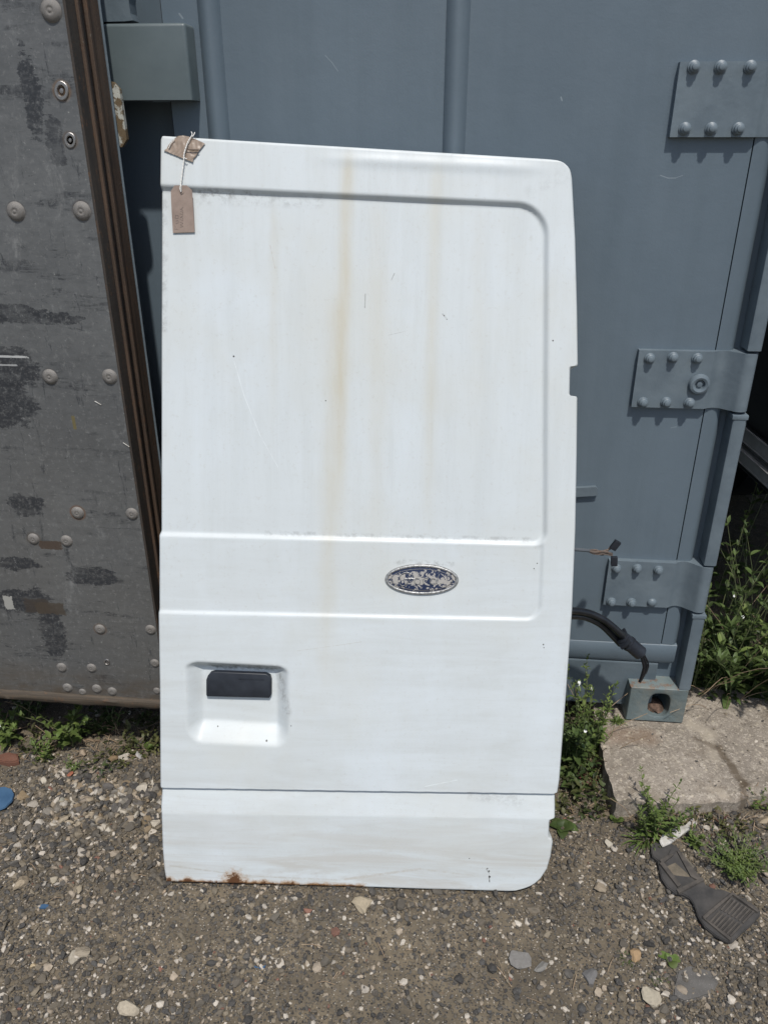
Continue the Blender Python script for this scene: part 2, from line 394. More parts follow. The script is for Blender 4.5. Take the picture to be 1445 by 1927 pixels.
def M_ground():
    m = Mt('gravelly_dirt', .95, spec=.2)
    big = m.noise(6, 7, .65)
    dirt = m.ramp(big, [(.36, (.105, .088, .064)), (.62, (.195, .158, .108))])
    dirt = m.mix(m.rng(m.noise(45, 5, .7), .4, .7, 0, .7), dirt, (.082, .070, .054))
    vr = m.n('ShaderNodeTexVoronoi'); m.put(vr.inputs['Vector'], m.obj); vr.inputs['Scale'].default_value = 210
    r = m.n('ShaderNodeSeparateColor'); m.put(r.inputs[0], vr.outputs['Color'])
    peb = m.ramp(r.outputs[0], [(0, (.055, .052, .05)), (.35, (.10, .093, .083)), (.6, (.15, .135, .11)), (.86, (.17, .15, .13)), (.96, (.36, .32, .26))], 'CONSTANT')
    keep = m.math('MULTIPLY', m.rng(vr.outputs['Distance'], .55, .4), m.rng(r.outputs[1], .45, .5))
    keep = m.math('MULTIPLY', keep, m.rng(m.noise(7, 3), .35, .55, .45, 1))
    c = m.mix(keep, dirt, peb)
    v2 = m.n('ShaderNodeTexVoronoi'); m.put(v2.inputs['Vector'], m.obj); v2.inputs['Scale'].default_value = 420
    r2 = m.n('ShaderNodeSeparateColor'); m.put(r2.inputs[0], v2.outputs['Color'])
    c = m.mix(m.math('MULTIPLY', m.rng(r2.outputs[0], .965, .97), m.rng(v2.outputs['Distance'], .5, .3)), c, (.5, .46, .4))
    m.color(c)
    hgt = m.math('MULTIPLY', keep, m.rng(vr.outputs['Distance'], .6, 0))
    b = m.bump(m.noise(120, 6, .75), .6, .003); b = m.bump(hgt, .9, .003, b)
    m.norm(b); return m.m
def M_stone():
    m = Mt('gravel_stone', .85, spec=.25)
    a = m.n('ShaderNodeAttribute', attribute_name='col')
    c = m.mix(m.rng(m.noise(160, 5, .7), .35, .7, 0, .55), a.outputs[0], m.mix(.6, a.outputs[0], (.08, .072, .062)))
    c = m.mix(m.rng(m.noise(420, 2, .6), .62, .75, 0, .4), c, (.38, .35, .31))
    m.color(c); m.norm(m.bump(m.noise(300, 4, .7), .5, .0012)); return m.m
def M_conc():
    m = Mt('weathered_concrete', .92, spec=.2)
    c = m.ramp(m.noise(5, 6, .65), [(.3, (.20, .172, .138)), (.68, (.33, .288, .238))])
    c = m.mix(m.rng(m.noise(9, 6, .75, m.map(loc=(3, 3, 0))), .52, .62, 0, .6), c, (.20, .165, .125))
    c = m.mix(m.rng(m.noise(34, 7, .8), .53, .60, 0, .6), c, (.47, .415, .335))
    c = m.mix(m.rng(m.noise(70, 6, .8, m.map(loc=(5, 1, 0))), .56, .62, 0, .6), c, (.19, .16, .125))
    c = m.mix(m.rng(m.noise(130, 5, .8, m.map(loc=(2, 7, 0))), .56, .60, 0, .7), c, (.54, .48, .40))
    c = m.mix(m.rng(m.noise(170, 4, .8, m.map(loc=(1, 2, 0))), .58, .62, 0, .8), c, (.09, .075, .06))
    X_, Y_, Z_ = m.xyz(); wv = m.math('MULTIPLY', m.math('SUBTRACT', m.noise(28, 6, .75), .5), .045)
    def seg(p, q, w):
        a = onZ(*p, .09); b = onZ(*q, .09); L2 = (b[0] - a[0]) ** 2 + (b[1] - a[1]) ** 2
        du = m.math('SUBTRACT', X_, float(a[0])); dv_ = m.math('SUBTRACT', Y_, float(a[1]))
        t = m.math('DIVIDE', m.math('ADD', m.math('MULTIPLY', du, float(b[0] - a[0])), m.math('MULTIPLY', dv_, float(b[1] - a[1]))), float(L2), clamp=True)
        ex = m.math('SUBTRACT', du, m.math('MULTIPLY', t, float(b[0] - a[0]))); ey = m.math('SUBTRACT', dv_, m.math('MULTIPLY', t, float(b[1] - a[1])))
        d_ = m.math('ADD', m.math('SQRT', m.math('ADD', m.math('MULTIPLY', ex, ex), m.math('MULTIPLY', ey, ey))), wv)
        return m.rng(d_, w, w * .3)
    for p_, q_, w_, a_, col_ in (((1150, 1385), (1215, 1385), .05, .4, (.20, .12, .07)), ((1300, 1362), (1335, 1380), .03, .5, (.43, .375, .295)), ((1330, 1385), (1345, 1430), .022, .45, (.43, .375, .295)), ((1350, 1405), (1400, 1475), .013, .75, (.10, .075, .05)), ((1400, 1475), (1402, 1535), .012, .7, (.10, .075, .05)), ((1310, 1390), (1352, 1408), .012, .6, (.11, .085, .06)), ((1340, 1482), (1360, 1492), .018, .5, (.44, .38, .30))):
        c = m.mix(m.math('MULTIPLY', seg(p_, q_, w_), a_), c, col_)
    vr = m.n('ShaderNodeTexVoronoi'); m.put(vr.inputs['Vector'], m.map(loc=(.3, .7, 0))); vr.inputs['Scale'].default_value = 130
    r = m.n('ShaderNodeSeparateColor'); m.put(r.inputs[0], vr.outputs['Color'])
    k = m.math('MULTIPLY', m.rng(r.outputs[0], .86, .88), m.rng(vr.outputs['Distance'], .55, .3, 0, .7))
    c = m.mix(k, c, m.mix(r.outputs[1], (.55, .48, .36), (.2, .17, .15)))
    m.color(c); b = m.bump(m.noise(60, 8, .8), .7, .0045); b = m.bump(m.noise(300, 3, .7), .5, .0015, b)
    m.norm(b); return m.m
def M_leaf(name, c1, c2, scale=25, tr=.25):
    m = Mt(name, .5, spec=.35)
    g = m.n('ShaderNodeAttribute', attribute_name='col')
    c = m.mix(m.rng(m.noise(scale, 3), .35, .65), c1, c2)
    c = m.mix(1.0, c, g.outputs[0], 'MULTIPLY'); m.color(c)
    t = m.n('ShaderNodeBsdfTranslucent'); m.put(t.inputs[0], c)
    mx = m.n('ShaderNodeMixShader'); mx.inputs[0].default_value = tr
    out = [n for n in m.t.nodes if n.type == 'OUTPUT_MATERIAL'][0]
    m.t.links.new(m.b.outputs[0], mx.inputs[1]); m.t.links.new(t.outputs[0], mx.inputs[2]); m.t.links.new(mx.outputs[0], out.inputs[0])
    return m.m

# ------------------------------------------------------------------ the van door's own plane (leaning back against the container)
BL = onZ(312, 1662, .012); BR = onZ(980, 1679, .012)
TOPM = (onY(303, 255, 1.74) + onY(1050, 298, 1.74)) / 2
Nn = np.cross(BR - BL, TOPM - BL); Nn /= np.linalg.norm(Nn)
if Nn[1] > 0: Nn = -Nn                       # outward, towards the viewer
U = (BR - BL) / np.linalg.norm(BR - BL); Yd = -Nn; Vv = np.cross(U, Yd); 
if Vv[2] < 0: Vv = -Vv
DM = Matrix(((U[0], Yd[0], Vv[0], BL[0]), (U[1], Yd[1], Vv[1], BL[1]), (U[2], Yd[2], Vv[2], BL[2]), (0, 0, 0, 1)))
def uv(x, y, h=0.0):
    """pixel -> (u, v) on the door plane raised by h towards the viewer"""
    P0 = BL + Nn * h; d = ray(x, y); p = CP + d * (((P0 - CP) @ Nn) / (d @ Nn)) - BL
    return np.array([p @ U, p @ Vv])
u0s, _ = uv(652, 300)
STREAKS = [(uv(655, 300)[0], .014, .8, uv(655, 292)[1], .5, .028), (uv(632, 600)[0], .020, .4, uv(640, 560)[1], .3, .03), (uv(822, 300)[0], .014, .75, uv(822, 310)[1], .28, .01),
           (uv(712, 400)[0], .02, .7, uv(712, 380)[1], .16, .0), (uv(516, 400)[0], .010, 1.0, uv(516, 380)[1], .2, .02), (uv(905, 400)[0], .02, .9, uv(905, 390)[1], .12, .0)]
RUST = [(*uv(x, y), r * .00155) for x, y, r in ((318, 1660, 8), (353, 1661, 9), (379, 1664, 4), (440, 1661, 19), (455, 1668, 13), (478, 1668, 9), (497, 1667, 9), (520, 1670, 6), (540, 1669, 10), (550, 1669, 9), (575, 1672, 6), (592, 1671, 7), (612, 1673, 8), (630, 1674, 6), (645, 1674, 9), (680, 1675, 9), (708, 1677, 3))]
CHIPS = [(*uv(x, y), r * .00095) for x, y, r in ((438, 670, 2.4), (836, 593, 1.5), (841, 600, 1.2), (1040, 641, 2), (1011, 1061, 1.6), (1005, 1071, 1.6), (1022, 1213, 2), (1023, 1219, 1.6), (406, 1374, 1.8), (501, 1396, 2.6), (921, 1651, 3), (920, 1640, 2.4), (917, 1635, 1.8), (612, 754, 1.6), (548, 1366, 1.6), (302, 1524, 3.2), (883, 1616, 1.5))]
SCR = [(uv(439, 680), uv(458, 745), .0012, (.70, .74, .74), .6), (uv(458, 745), uv(488, 820), .0013, (.70, .74, .74), .6), (uv(488, 820), uv(522, 880), .0012, (.70, .74, .74), .5),
       (uv(742, 513), uv(736, 526), .0012, (.28, .28, .27), .9), (uv(507, 460), uv(516, 503), .001, (.42, .38, .33), .7), (uv(687, 552), uv(686, 578), .0013, (.25, .25, .24), .8),
       (uv(730, 630), uv(765, 622), .0009, (.35, .35, .34), .6), (uv(833, 590), uv(842, 600), .002, (.3, .31, .3), .7), (uv(1063, 1250), uv(1055, 1440), .0009, (.35, .35, .33), .7),
       (uv(915, 1636), uv(920, 1644), .0012, (.06, .055, .05), 1), (uv(920, 1648), uv(921, 1661), .0014, (.06, .055, .05), 1), (uv(560, 1225), uv(680, 1208), .0009, (.42, .41, .37), .6), (uv(800, 1480), uv(860, 1468), .0011, (.7, .74, .74), .8),
       (uv(320, 1630), uv(470, 1650), .003, (.40, .38, .33), .5), (uv(470, 1650), uv(640, 1658), .003, (.42, .40, .35), .5), (uv(640, 1658), uv(790, 1636), .004, (.44, .41, .36), .6), (uv(790, 1636), uv(900, 1650), .003, (.44, .42, .37), .5)]
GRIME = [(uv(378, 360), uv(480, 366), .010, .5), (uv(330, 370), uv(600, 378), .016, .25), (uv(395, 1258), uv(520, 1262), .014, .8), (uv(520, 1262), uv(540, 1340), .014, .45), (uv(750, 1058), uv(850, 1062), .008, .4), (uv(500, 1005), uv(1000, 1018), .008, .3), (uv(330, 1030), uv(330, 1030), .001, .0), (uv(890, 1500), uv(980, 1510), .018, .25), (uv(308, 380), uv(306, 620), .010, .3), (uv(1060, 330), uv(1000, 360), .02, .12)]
_e0, _e1 = uv(312, 1662), uv(946, 1680); EDGE_V = (float(_e0[1] - _e0[0] * (_e1[1] - _e0[1]) / (_e1[0] - _e0[0])), float((_e1[1] - _e0[1]) / (_e1[0] - _e0[0])))
BLOBS = []
PO = (-.730, 1.60, .205)     # foot of the riveted panel's right front edge
for (x, y, rx, rz, e) in ((10, 760, .075, .065, 1.0), (20, 690, .07, .05, 1.1), (175, 1085, .075, .030, .8), (105, 600, .07, .014, 1.8), (20, 590, .10, .02, 1.8), (100, 1190, .035, .09, 1.3), (40, 1130, .09, .04, 1.6), (50, 950, .05, .03, 1.4), (60, 180, .02, .08, 1.5), (105, 270, .02, .05, 1.6), (30, 1060, .07, .02, 1.5)):
    p = onY(x, y, 1.6); BLOBS.append((p[0] - PO[0], p[2] - PO[2], rx, rz, e))

PAINT = M_paint(); WHITE = M_white(); PANEL = M_panel()
CAST = simple('casting_paint', (.12, .155, .155), (.165, .205, .20), 9, .5, 0, .8, .003)
_m = Mt('casting_paint_rusty', .5); _c = _m.ramp(_m.noise(9, 5), [(.35, (.11, .142, .145)), (.65, (.15, .188, .188))])
_k = _m.math('MULTIPLY', _m.rng(_m.noise(38, 6, .75), .5, .58), _m.rng(_m.xyz()[2], .128, .137, .06, 1))
_c = _m.mix(_m.math('MULTIPLY', _k, .85), _c, (.15, .08, .045)); _c = _m.mix(_m.rng(_m.noise(24, 4), .5, .7, 0, .4), _c, (.22, .21, .17))
_m.color(_c); _m.norm(_m.bump(_m.noise(45, 5, .7), .7, .004)); CAST = _m.m
HINGE = simple('hinge_paint', (.108, .138, .160), (.140, .174, .196), 14, .45, 0, .5, .002)
LOCK = simple('lock_box_paint', (.084, .108, .113), (.106, .132, .137), 8, .42, 0, .3, .0015)
SILL = simple('sill_paint', (.085, .112, .13), (.115, .145, .165), 12, .55, 0, .5, .003)
EDGE = M_rust('brown_edge_channel', (.040, .028, .020), (.105, .066, .042))
EDGE_D = M_rust('dark_rubber_edge', (.026, .022, .019), (.06, .046, .034))
WOOD = M_rust('worn_bottom_trim', (.016, .012, .009), (.105, .080, .054), (.12, 1, 7))
RIVET = simple('rivet_metal', (.15, .137, .122), (.24, .225, .205), 120, .5, .15, .6, .001)
STEEL = simple('bare_steel', (.22, .21, .2), (.4, .38, .36), 90, .35, .8)
BLACK = simple('black_plastic', (.012, .014, .019), (.024, .028, .036), 22, .42)
BLACK.node_tree.nodes['Principled BSDF'].inputs['Specular IOR Level'].default_value = .4
RUBBER = simple('black_hose_rubber', (.008, .009, .011), (.016, .017, .02), 30, .3)
DARK = simple('dark_gap', (.008, .009, .011), (.014, .016, .019), 10, .8)
CARD = simple('brown_card', (.235, .178, .145), (.30, .23, .19), 40, .8)
TAPE = simple('brown_tape', (.27, .205, .155), (.33, .26, .20), 18, .4, 0, .4, .001)
TWINE = simple('white_twine', (.6, .59, .55), (.8, .78, .74), 300, .8)
INK = simple('grey_ink', (.12, .10, .09), (.17, .14, .13), 100, .6)
CHROME = simple('pitted_chrome', (.20, .20, .19), (.46, .46, .45), 180, .35, .55, .8, .001)
BRASS = M_rust('worn_copper_wire', (.075, .055, .042), (.16, .12, .095), (1, 1, 1), .6)
MATR = simple('weathered_black_rubber', (.028, .027, .026), (.06, .055, .05), 28, .7, 0, .5, .001)
GROUND = M_ground(); STONE = M_stone(); CONC = M_conc()
LEAF = M_leaf('weed_leaf', (.095, .145, .036), (.16, .205, .06))
LEAFD = M_leaf('dark_bush_leaf', (.058, .092, .027), (.10, .14, .045))
LEAFR = M_leaf('reddish_leaf', (.10, .035, .03), (.10, .10, .04))
STEM = simple('green_stem', (.10, .13, .05), (.16, .17, .08), 20, .6)
TWIG = simple('dry_stem', (.22, .15, .09), (.36, .27, .18), 40, .8)
PETAL = simple('white_petal', (.75, .75, .72), (.85, .85, .82), 20, .6)
BLUE = simple('blue_plastic', (.035, .085, .16), (.055, .12, .21), 20, .55)
WPLAS = simple('dirty_white_plastic', (.36, .34, .30), (.58, .56, .52), 45, .6, 0, .6, .002)
TRAIL = simple('dark_vehicle_paint', (.010, .011, .012), (.018, .019, .021), 8, .4)
RAILM = simple('grey_rail', (.32, .32, .31), (.42, .42, .41), 20, .5, .2)

# ------------------------------------------------------------------ ground
def axis(lo, hi, step, far):
    mid = list(np.arange(lo, hi + 1e-6, step)); a = []; s = step; x = lo
    while x > -far: s *= 1.35; x -= s; a.append(x)
    b = []; s = step; x = hi
    while x < far: s *= 1.35; x += s; b.append(x)
    return np.array(a[::-1] + mid + b)
gx = axis(-1.5, 1.7, .009, 70); gy = axis(.35, 2.3, .009, 70)
X, Y = np.meshgrid(gx, gy, indexing='ij'); Z = gz(X, Y)
nx, ny = X.shape; idx = np.arange(nx * ny).reshape(nx, ny)
F = np.stack([idx[:-1, :-1].ravel(), idx[1:, :-1].ravel(), idx[1:, 1:].ravel(), idx[:-1, 1:].ravel()], 1)
g = link('ground', fast_mesh('ground', np.stack([X.ravel(), Y.ravel(), Z.ravel()], 1), [F], True), GROUND); tag(g, kind='structure')

# ------------------------------------------------------------------ concrete slab under the container corner
def slab():
    xs = np.concatenate([np.arange(.44, 1.0, .006), np.arange(1.0, 2.3, .03)]); ys = np.arange(1.492, 1.99, .006)
    A, B = np.meshgrid(xs, ys, indexing='ij')
    lft = A - .44; t = sm(.15, 0, lft)
    Af = A + (fbm(B, B * 0, 14, 3, 3) - .45) * .03 * t
    fr = sm(.15, 0, B - 1.492)
    Bf = B + (.14 * (A - .44) * (A < .95) + .07 * (A >= .95)) * fr + (fbm(A, A * 0, 12, 4, 8) - .45) * .05 * fr
    e = np.minimum(lft, B - 1.492)
    Zt = .09 + (fbm(A, B, 8, 4, 2) - .45) * .014 + (fbm(A, B, 60, 3, 4) - .45) * .006 * sm(.0, .1, np.hypot(A - .6, B - 1.86) - .08) - .012 * sm(.03, 0, e) * fbm(A, B, 20, 3, 6)
    Zt = np.where((A > .48) & (A < .72) & (B > 1.78), np.minimum(Zt, .0885), Zt)
    n, k = A.shape; V = [np.stack([Af.ravel(), Bf.ravel(), Zt.ravel()], 1)]; id = np.arange(n * k).reshape(n, k)
    Fq = [np.stack([id[:-1, :-1].ravel(), id[1:, :-1].ravel(), id[1:, 1:].ravel(), id[:-1, 1:].ravel()], 1)]
    loop = np.concatenate([id[:, 0], id[-1, 1:], id[-2::-1, -1], id[0, -2:0:-1]]); prev = loop; base = n * k
    for j, zz in enumerate((.06, .03, -.05)):
        P = V[0][loop].copy(); P[:, 2] = np.minimum(P[:, 2] - .004, zz)
        P[:, 0] += (vnoise(P[:, 1] * 3 + j, P[:, 0] * 3, 30, 11) - .5) * .008; P[:, 1] += (vnoise(P[:, 0] * 3 + j, P[:, 1] * 3, 30, 12) - .5) * .010
        cur = np.arange(base, base + len(loop)); base += len(loop); V.append(P)
        Fq.append(np.stack([prev, cur, np.roll(cur, -1), np.roll(prev, -1)], 1)); prev = cur
    me = fast_mesh('concrete_slab', np.concatenate(V), Fq, True); me.set_sharp_from_angle(angle=math.radians(38))
    o = link('concrete_slab', me, CONC)
    tag(o, 'weathered beige concrete slab with chipped edges under the corner of the container', 'slab')
slab()

# ------------------------------------------------------------------ shipping container
DY = 1.838       # face of the door sheet
XR = .683; XL = XR - 2.44; TOP = 2.68
ct = thing('shipping_container', 'blue-grey painted steel shipping container with bolted hinge plates on its doors', 'shipping container', (-.54, DY, .07))
def sheet(x0, x1, ribs, z0, z1):
    pr = [(x0, DY)]
    for c, w in ribs:
        for t in np.linspace(-1, 1, 13):
            pr.append((c + t * w, DY - .019 * math.cos(t * math.pi / 2) ** .8))
    pr += [(x1, DY)]
    return pr + [(x1, DY + .03), (x0, DY + .03)]
rb = lambda x, y: float(onY(x, y, DY)[0])
R1 = (rb(843, 0) + rb(883, 0)) / 2; R2 = (rb(372, 0) + rb(412, 0)) / 2
SEAM = .592
MB().prof_z(sheet(R2 - .10, SEAM - .0015, [(R2, .024), (R1, .024)], .335, 2.50), .335, 2.50).build('right_door', PAINT, ct, True)['label'] = 'right door leaf with two vertical ribs'
MB().prof_z([(x, y + .07) for x, y in sheet(XL + .09, R2 - .1035, [(R2 - .62, .021), (R2 - .98, .021)], .335, 2.50)], .335, 2.50).build('left_door', PAINT, ct, True)  # leaf set back on purpose so the strip beside the panel falls into shade
# door edge strip right of the seam: folds back into the dark channel beside the hinge bars
pr = [(SEAM + .0015, DY + .001), (SEAM + .028, DY), (SEAM + .036, DY + .003), (SEAM + .043, DY + .012), (SEAM + .046, DY + .03), (SEAM + .046, DY + .05), (SEAM + .0015, DY + .05)]
MB().prof_z(pr, .335, 2.50).build('door_edge_strip', PAINT, ct, True)
pr = [(XR - .10, DY + .026), (XR - .004, DY + .026), (XR - .004, DY + .12), (XR - .10, DY + .12)]
MB().prof_z(pr, .2075, 2.56).build('corner_post', PAINT, ct)
# slanted bottom lip and gasket of the door
b = MB()
zt = .335; zb = .268
xa, xb = XL + .09, SEAM + .043
b.prism([(xa, DY + .001, zt - .001), (xa, DY - .002, zt - .004), (xa, DY + .001, zb + .012), (xa, DY + .008, zb), (xa, DY + .05, zb), (xa, DY + .05, zt - .001)], (xb - xa, 0, 0))
b.build('door_bottom_lip', PAINT, ct, True, angle=50)
MB().box(XL, XR - .086, DY + .0065, DY + .16, .115, .2645, .004).build('door_sill', SILL, ct)
MB().box(XL + .16, .06, DY - .003, DY + .06, .066, .1135, .004).build('bottom_rail', simple('dusty_rail', (.10, .095, .085), (.17, .155, .135), 20, .8), ct)
MB().box(XL, XR - .002, DY + .01, DY + .16, 2.505, TOP, .01).build('top_rail', PAINT, ct)
# body: corrugated sides, roof, end
b = MB()
def corr(x, sgn):
    ys = []; y = DY + .125
    while y < DY + 5.9:
        ys += [(y, 0), (y + .07, 0), (y + .14, .036), (y + .21, .036)]; y += .28
    P = [(x - sgn * d, yy) for yy, d in ys]; Q = [(x - sgn * .05, yy) for yy, d in ys][::-1]
    return P + Q
b.prof_z(corr(XR - .004, 1), .10, TOP - .01); b.prof_z(corr(XL + .004, -1), .10, TOP - .01)
b.box(XL + .05, XR - .05, DY + .165, DY + 5.9, TOP - .07, TOP - .02); b.box(XL + .05, XR - .05, DY + .165, DY + 5.9, .10, .14)
b.box(XL + .05, XR - .05, DY + 5.86, DY + 5.9, .1405, TOP - .0705)
b.build('body', PAINT, ct)
# hinge bars (square section) between the knuckles
HY = 1.806
def hinge_bar(z0, z1, first=None):
    mb = MB()
    x1 = XR; x0 = XR - .031
    mb.prof_z([(x0, HY + .002), (x0 + .003, HY), (x1 - .004, HY), (x1, HY + .004), (x1, HY + .07), (x0 + .001, HY + .07)], z0, z1)
    mb.box(x0 - .004, x1 + .0015, HY - .002, HY + .045, z1 - .012, z1 - .0005, .002)
    return mb.build('hinge_bar', HINGE, ct, True)
zs = [(1.727, 1.592), (1.150, 1.014), (.597, .462)]
hinge_bar(.209, .455); hinge_bar(.603, 1.007); hinge_bar(1.157, 1.585); hinge_bar(1.734, 2.165); hinge_bar(2.305, 2.60)
def plate_prof():
    PY = 1.8222; a = [(.418, PY), (.585, PY)]
    for t in np.linspace(0, 1, 9)[1:]:
        a.append((.585 + .052 * t, PY + .014 * math.sin(t * math.pi) * 1.0 - .003 * t))
    cx, cy, r = XR - .021, HY + .0185, .0205
    for t in np.linspace(math.radians(215), math.radians(400), 14): a.append((cx + r * math.cos(t), cy + r * math.sin(t)))
    a += [(XR - .02, DY + .03), (.60, DY + .008), (.585, DY + .002), (.418, DY + .002)]
    return a
bolt_mb = MB()
bolt_mb.lathe([(.0125, .0), (.0125, .003), (.0098, .0045), (.0098, .010), (.0080, .0115), (.0062, .0118), (.0062, .0155), (.0048, .0163)], (0, 0, 0), (0, -1, 0), 14)
dome_mb = MB(); dome_mb.lathe([(.0125 * math.cos(a), .009 * math.sin(a)) for a in np.linspace(0, 1.45, 7)], (0, 0, 0), (0, -1, 0), 16)
bolt_me = dome_me = None
def root_inv(p, root): return ROOT[root].inverted() @ Vector([float(c) for c in p])
def bolt(px, py, parent, root, dome=False):
    global bolt_me, dome_me
    if bolt_me is None:
        o = bolt_mb.build('bolt', HINGE, None, True); bolt_me = o.data; bpy.data.objects.remove(o)
        o = dome_mb.build('rivet_head', HINGE, None, True); dome_me = o.data; bpy.data.objects.remove(o)
    o = bpy.data.objects.new('bolt', dome_me if dome else bolt_me); COL.objects.link(o); o.parent = parent
    p = onY(px, py, 1.808); p[1] = 1.8222
    o.location = root_inv(p, root); o.rotation_euler = (random.uniform(-.05, .05), random.uniform(0, 6), random.uniform(-.05, .05))
BP = [[(1308, 125), (1359, 125), (1415, 125), (1291, 242), (1341, 242), (1392, 242)],
      [(1224, 677), (1268, 675), (1314, 677), (1211, 760), (1255, 760), (1299, 761)],
      [(1161, 1074), (1200, 1074), (1240, 1077), (1151, 1137), (1189, 1138), (1228, 1139)]]
hp_desc = ['topmost hinge plate', 'middle hinge plate with a round ring boss', 'lowest hinge plate with one plain dome-headed bolt']
for i, (za, zb_) in enumerate(zs):
    hp = MB().prof_z(plate_prof(), zb_, za).build('hinge_plate', HINGE, ct, True, angle=40); hp['label'] = hp_desc[i]
    for j, q in enumerate(BP[i]): bolt(*q, hp, ct, i == 2 and j == 5)
    if i == 1:
        p = onY(1316, 724, 1.815)
        r = MB(); r.lathe([(.0235, 0), (.0245, .004), (.022, .010), (.017, .012), (.012, .010), (.010, .003), (.006, .003), (.006, .007), (.003, .0075)], (p[0], 1.8222, p[2]), (0, -1, 0), 28)
        r.build('ring_boss', HINGE, hp, True)
hp = MB().prof_z(plate_prof(), 2.17, 2.30).build('hinge_plate', HINGE, ct, True, angle=40)
# corner casting with its oval hole
def casting(x0, x1, name, lab):
    bm = bmesh.new(); y0, y1, z0, z1 = HY, HY + .178, .092, .2085
    cx, cz = (x0 + x1) / 2 + (.006 if x0 > 0 else -.006), (z0 + z1) / 2 - .001
    n = 28; hole = []
    for k in range(n):
        a = 2 * math.pi * k / n; hx = .030 * math.cos(a); hz = .040 * math.sin(a)
        q = 3.2; s_ = (abs(hx / .030) ** q + abs(hz / .040) ** q) ** (-1 / q); hole.append((cx + hx * s_, cz + hz * s_))
    def rect(a):
        c, s_ = math.cos(a), math.sin(a); hw, hh = (x1 - x0) / 2, (z1 - z0) / 2
        k = min(hw / abs(c) if abs(c) > 1e-6 else 9, hh / abs(s_) if abs(s_) > 1e-6 else 9)
        return ((x0 + x1) / 2 + c * k, (z0 + z1) / 2 + s_ * k)
    angs = [2 * math.pi * k / n for k in range(n)]
    hw, hh = (x1 - x0) / 2, (z1 - z0) / 2; ca = math.atan2(hh, hw)
    for c in (ca, math.pi - ca, math.pi + ca, 2 * math.pi - ca):
        k = min(range(n), key=lambda i: abs(angs[i] - c)); angs[k] = c
    out = [rect(a) for a in angs]
    rings = []
    for off, yy in ((0, y0 + .004),): pass
    V = []; Fq = []
    def ring(pts, y):
        b0 = len(V)
        for x, z in pts: V.append((x, y, z))
        return list(range(b0, b0 + n))
    inn = [((x - (x0 + x1) / 2) * .965 + (x0 + x1) / 2, (z - (z0 + z1) / 2) * .955 + (z0 + z1) / 2) for x, z in out]
    h2 = [((x - cx) * 1.12 + cx, (z - cz) * 1.1 + cz) for x, z in hole]
    rs = [ring(out, y1), ring(out, y0 + .004), ring(inn, y0), ring(h2, y0), ring(hole, y0 + .003), ring(hole, y0 + .030), ring(hole, y0 + .09)]
    for a, b_ in zip(rs[:-1], rs[1:]):
        for k in range(n): Fq.append((a[k], a[(k + 1) % n], b_[(k + 1) % n], b_[k]))
    Fq.append(tuple(rs[0])); Fq.append(tuple(rs[-1]))
    mb = MB(); mb.add(V, Fq); o = mb.build(name, CAST, ct, True, angle=45)
    if lab: o['label'] = lab
    return o
co = casting(.521, XR - .0025, 'corner_casting', 'steel corner casting with an oval hole and rust on top')
mb = MB(); cl_, fl_ = [], []
bm = bmesh.new(); bmesh.ops.create_icosphere(bm, subdivisions=3, radius=1)
for v in bm.verts:
    q = v.co.copy(); w = 1 + .35 * (float(vnoise(q.x + q.z, q.y - q.z, 3, 5)) - .5); v.co = Vector((.608 + q.x * .026 * w, HY + .045 + q.y * .03 * w, .116 + q.z * .014 * w))
mb.bm(bm); mb.build('packed_dirt', simple('packed_dirt', (.05, .032, .022), (.16, .10, .07), 90, .9, 0, .8, .003), co, True)
casting(XL + .0025, XL + .163, 'corner_casting', None)
# flat tab and small paint drip on the door
tb = MB(); p0 = onY(1050, 937, 1.825); p1 = onY(1124, 917, 1.825); p2 = onY(1124, 934, 1.825); pz = onY(1050, 921, 1.825)
tb.prism([(pz[0], 1.826, pz[2]), (p1[0] - .004, 1.826, p1[2]), (p1[0], 1.826, p1[2] - .004), (p2[0], 1.826, p2[2] + .003), (p2[0] - .008, 1.826, p2[2]), (p0[0], 1.826, p0[2])], (0, .0115, 0))
tb.build('flat_tab', HINGE, ct)
# lock box and the curved cam cover over it
a = onY(190, 42, 1.788); c_ = onY(362, 188, 1.788)
lx0, lx1, lz0, lz1 = -.80, float(c_[0]), float(c_[2]), float(onY(345, 42, 1.788)[2])
bm = bmesh.new(); bmesh.ops.create_cube(bm, size=1)
for v in bm.verts:
    back = v.co.y > 0
    v.co = Vector((lx0 + (v.co.x + .5) * (lx1 - lx0 + (.002 if back else 0)), 1.788 + (v.co.y + .5) * (DY - 1.788 - .001), lz0 + (v.co.z + .5) * (lz1 - lz0)))
bmesh.ops.bevel(bm, geom=[e for e in bm.edges if not all(v.co.y > 1.8 for v in e.verts) and not all(v.co.z < lz0 + .01 for v in e.verts)], offset=.007, segments=4, profile=.5, affect='EDGES')
MB().bm(bm).build('lock_box', LOCK, ct, True, angle=60)['label'] = 'square-edged steel lock box cover on the door'
p = [onY(*q, 1.80) for q in ((150, -60), (243, -60), (243, 5), (246, 25), (251, 38), (235, 40), (190, 41), (150, 41))]
MB().prism([tuple(x) for x in p], (0, .037, 0)).build('cam_keeper', SILL, ct)
p = [onY(*q, DY) for q in ((289, -60), (293, -60), (303, 42), (299, 42))]
MB().box(R2 - .1028, R2 - .1002, DY + .004, DY + .10, .335, 2.50).build('door_gasket', DARK, ct)

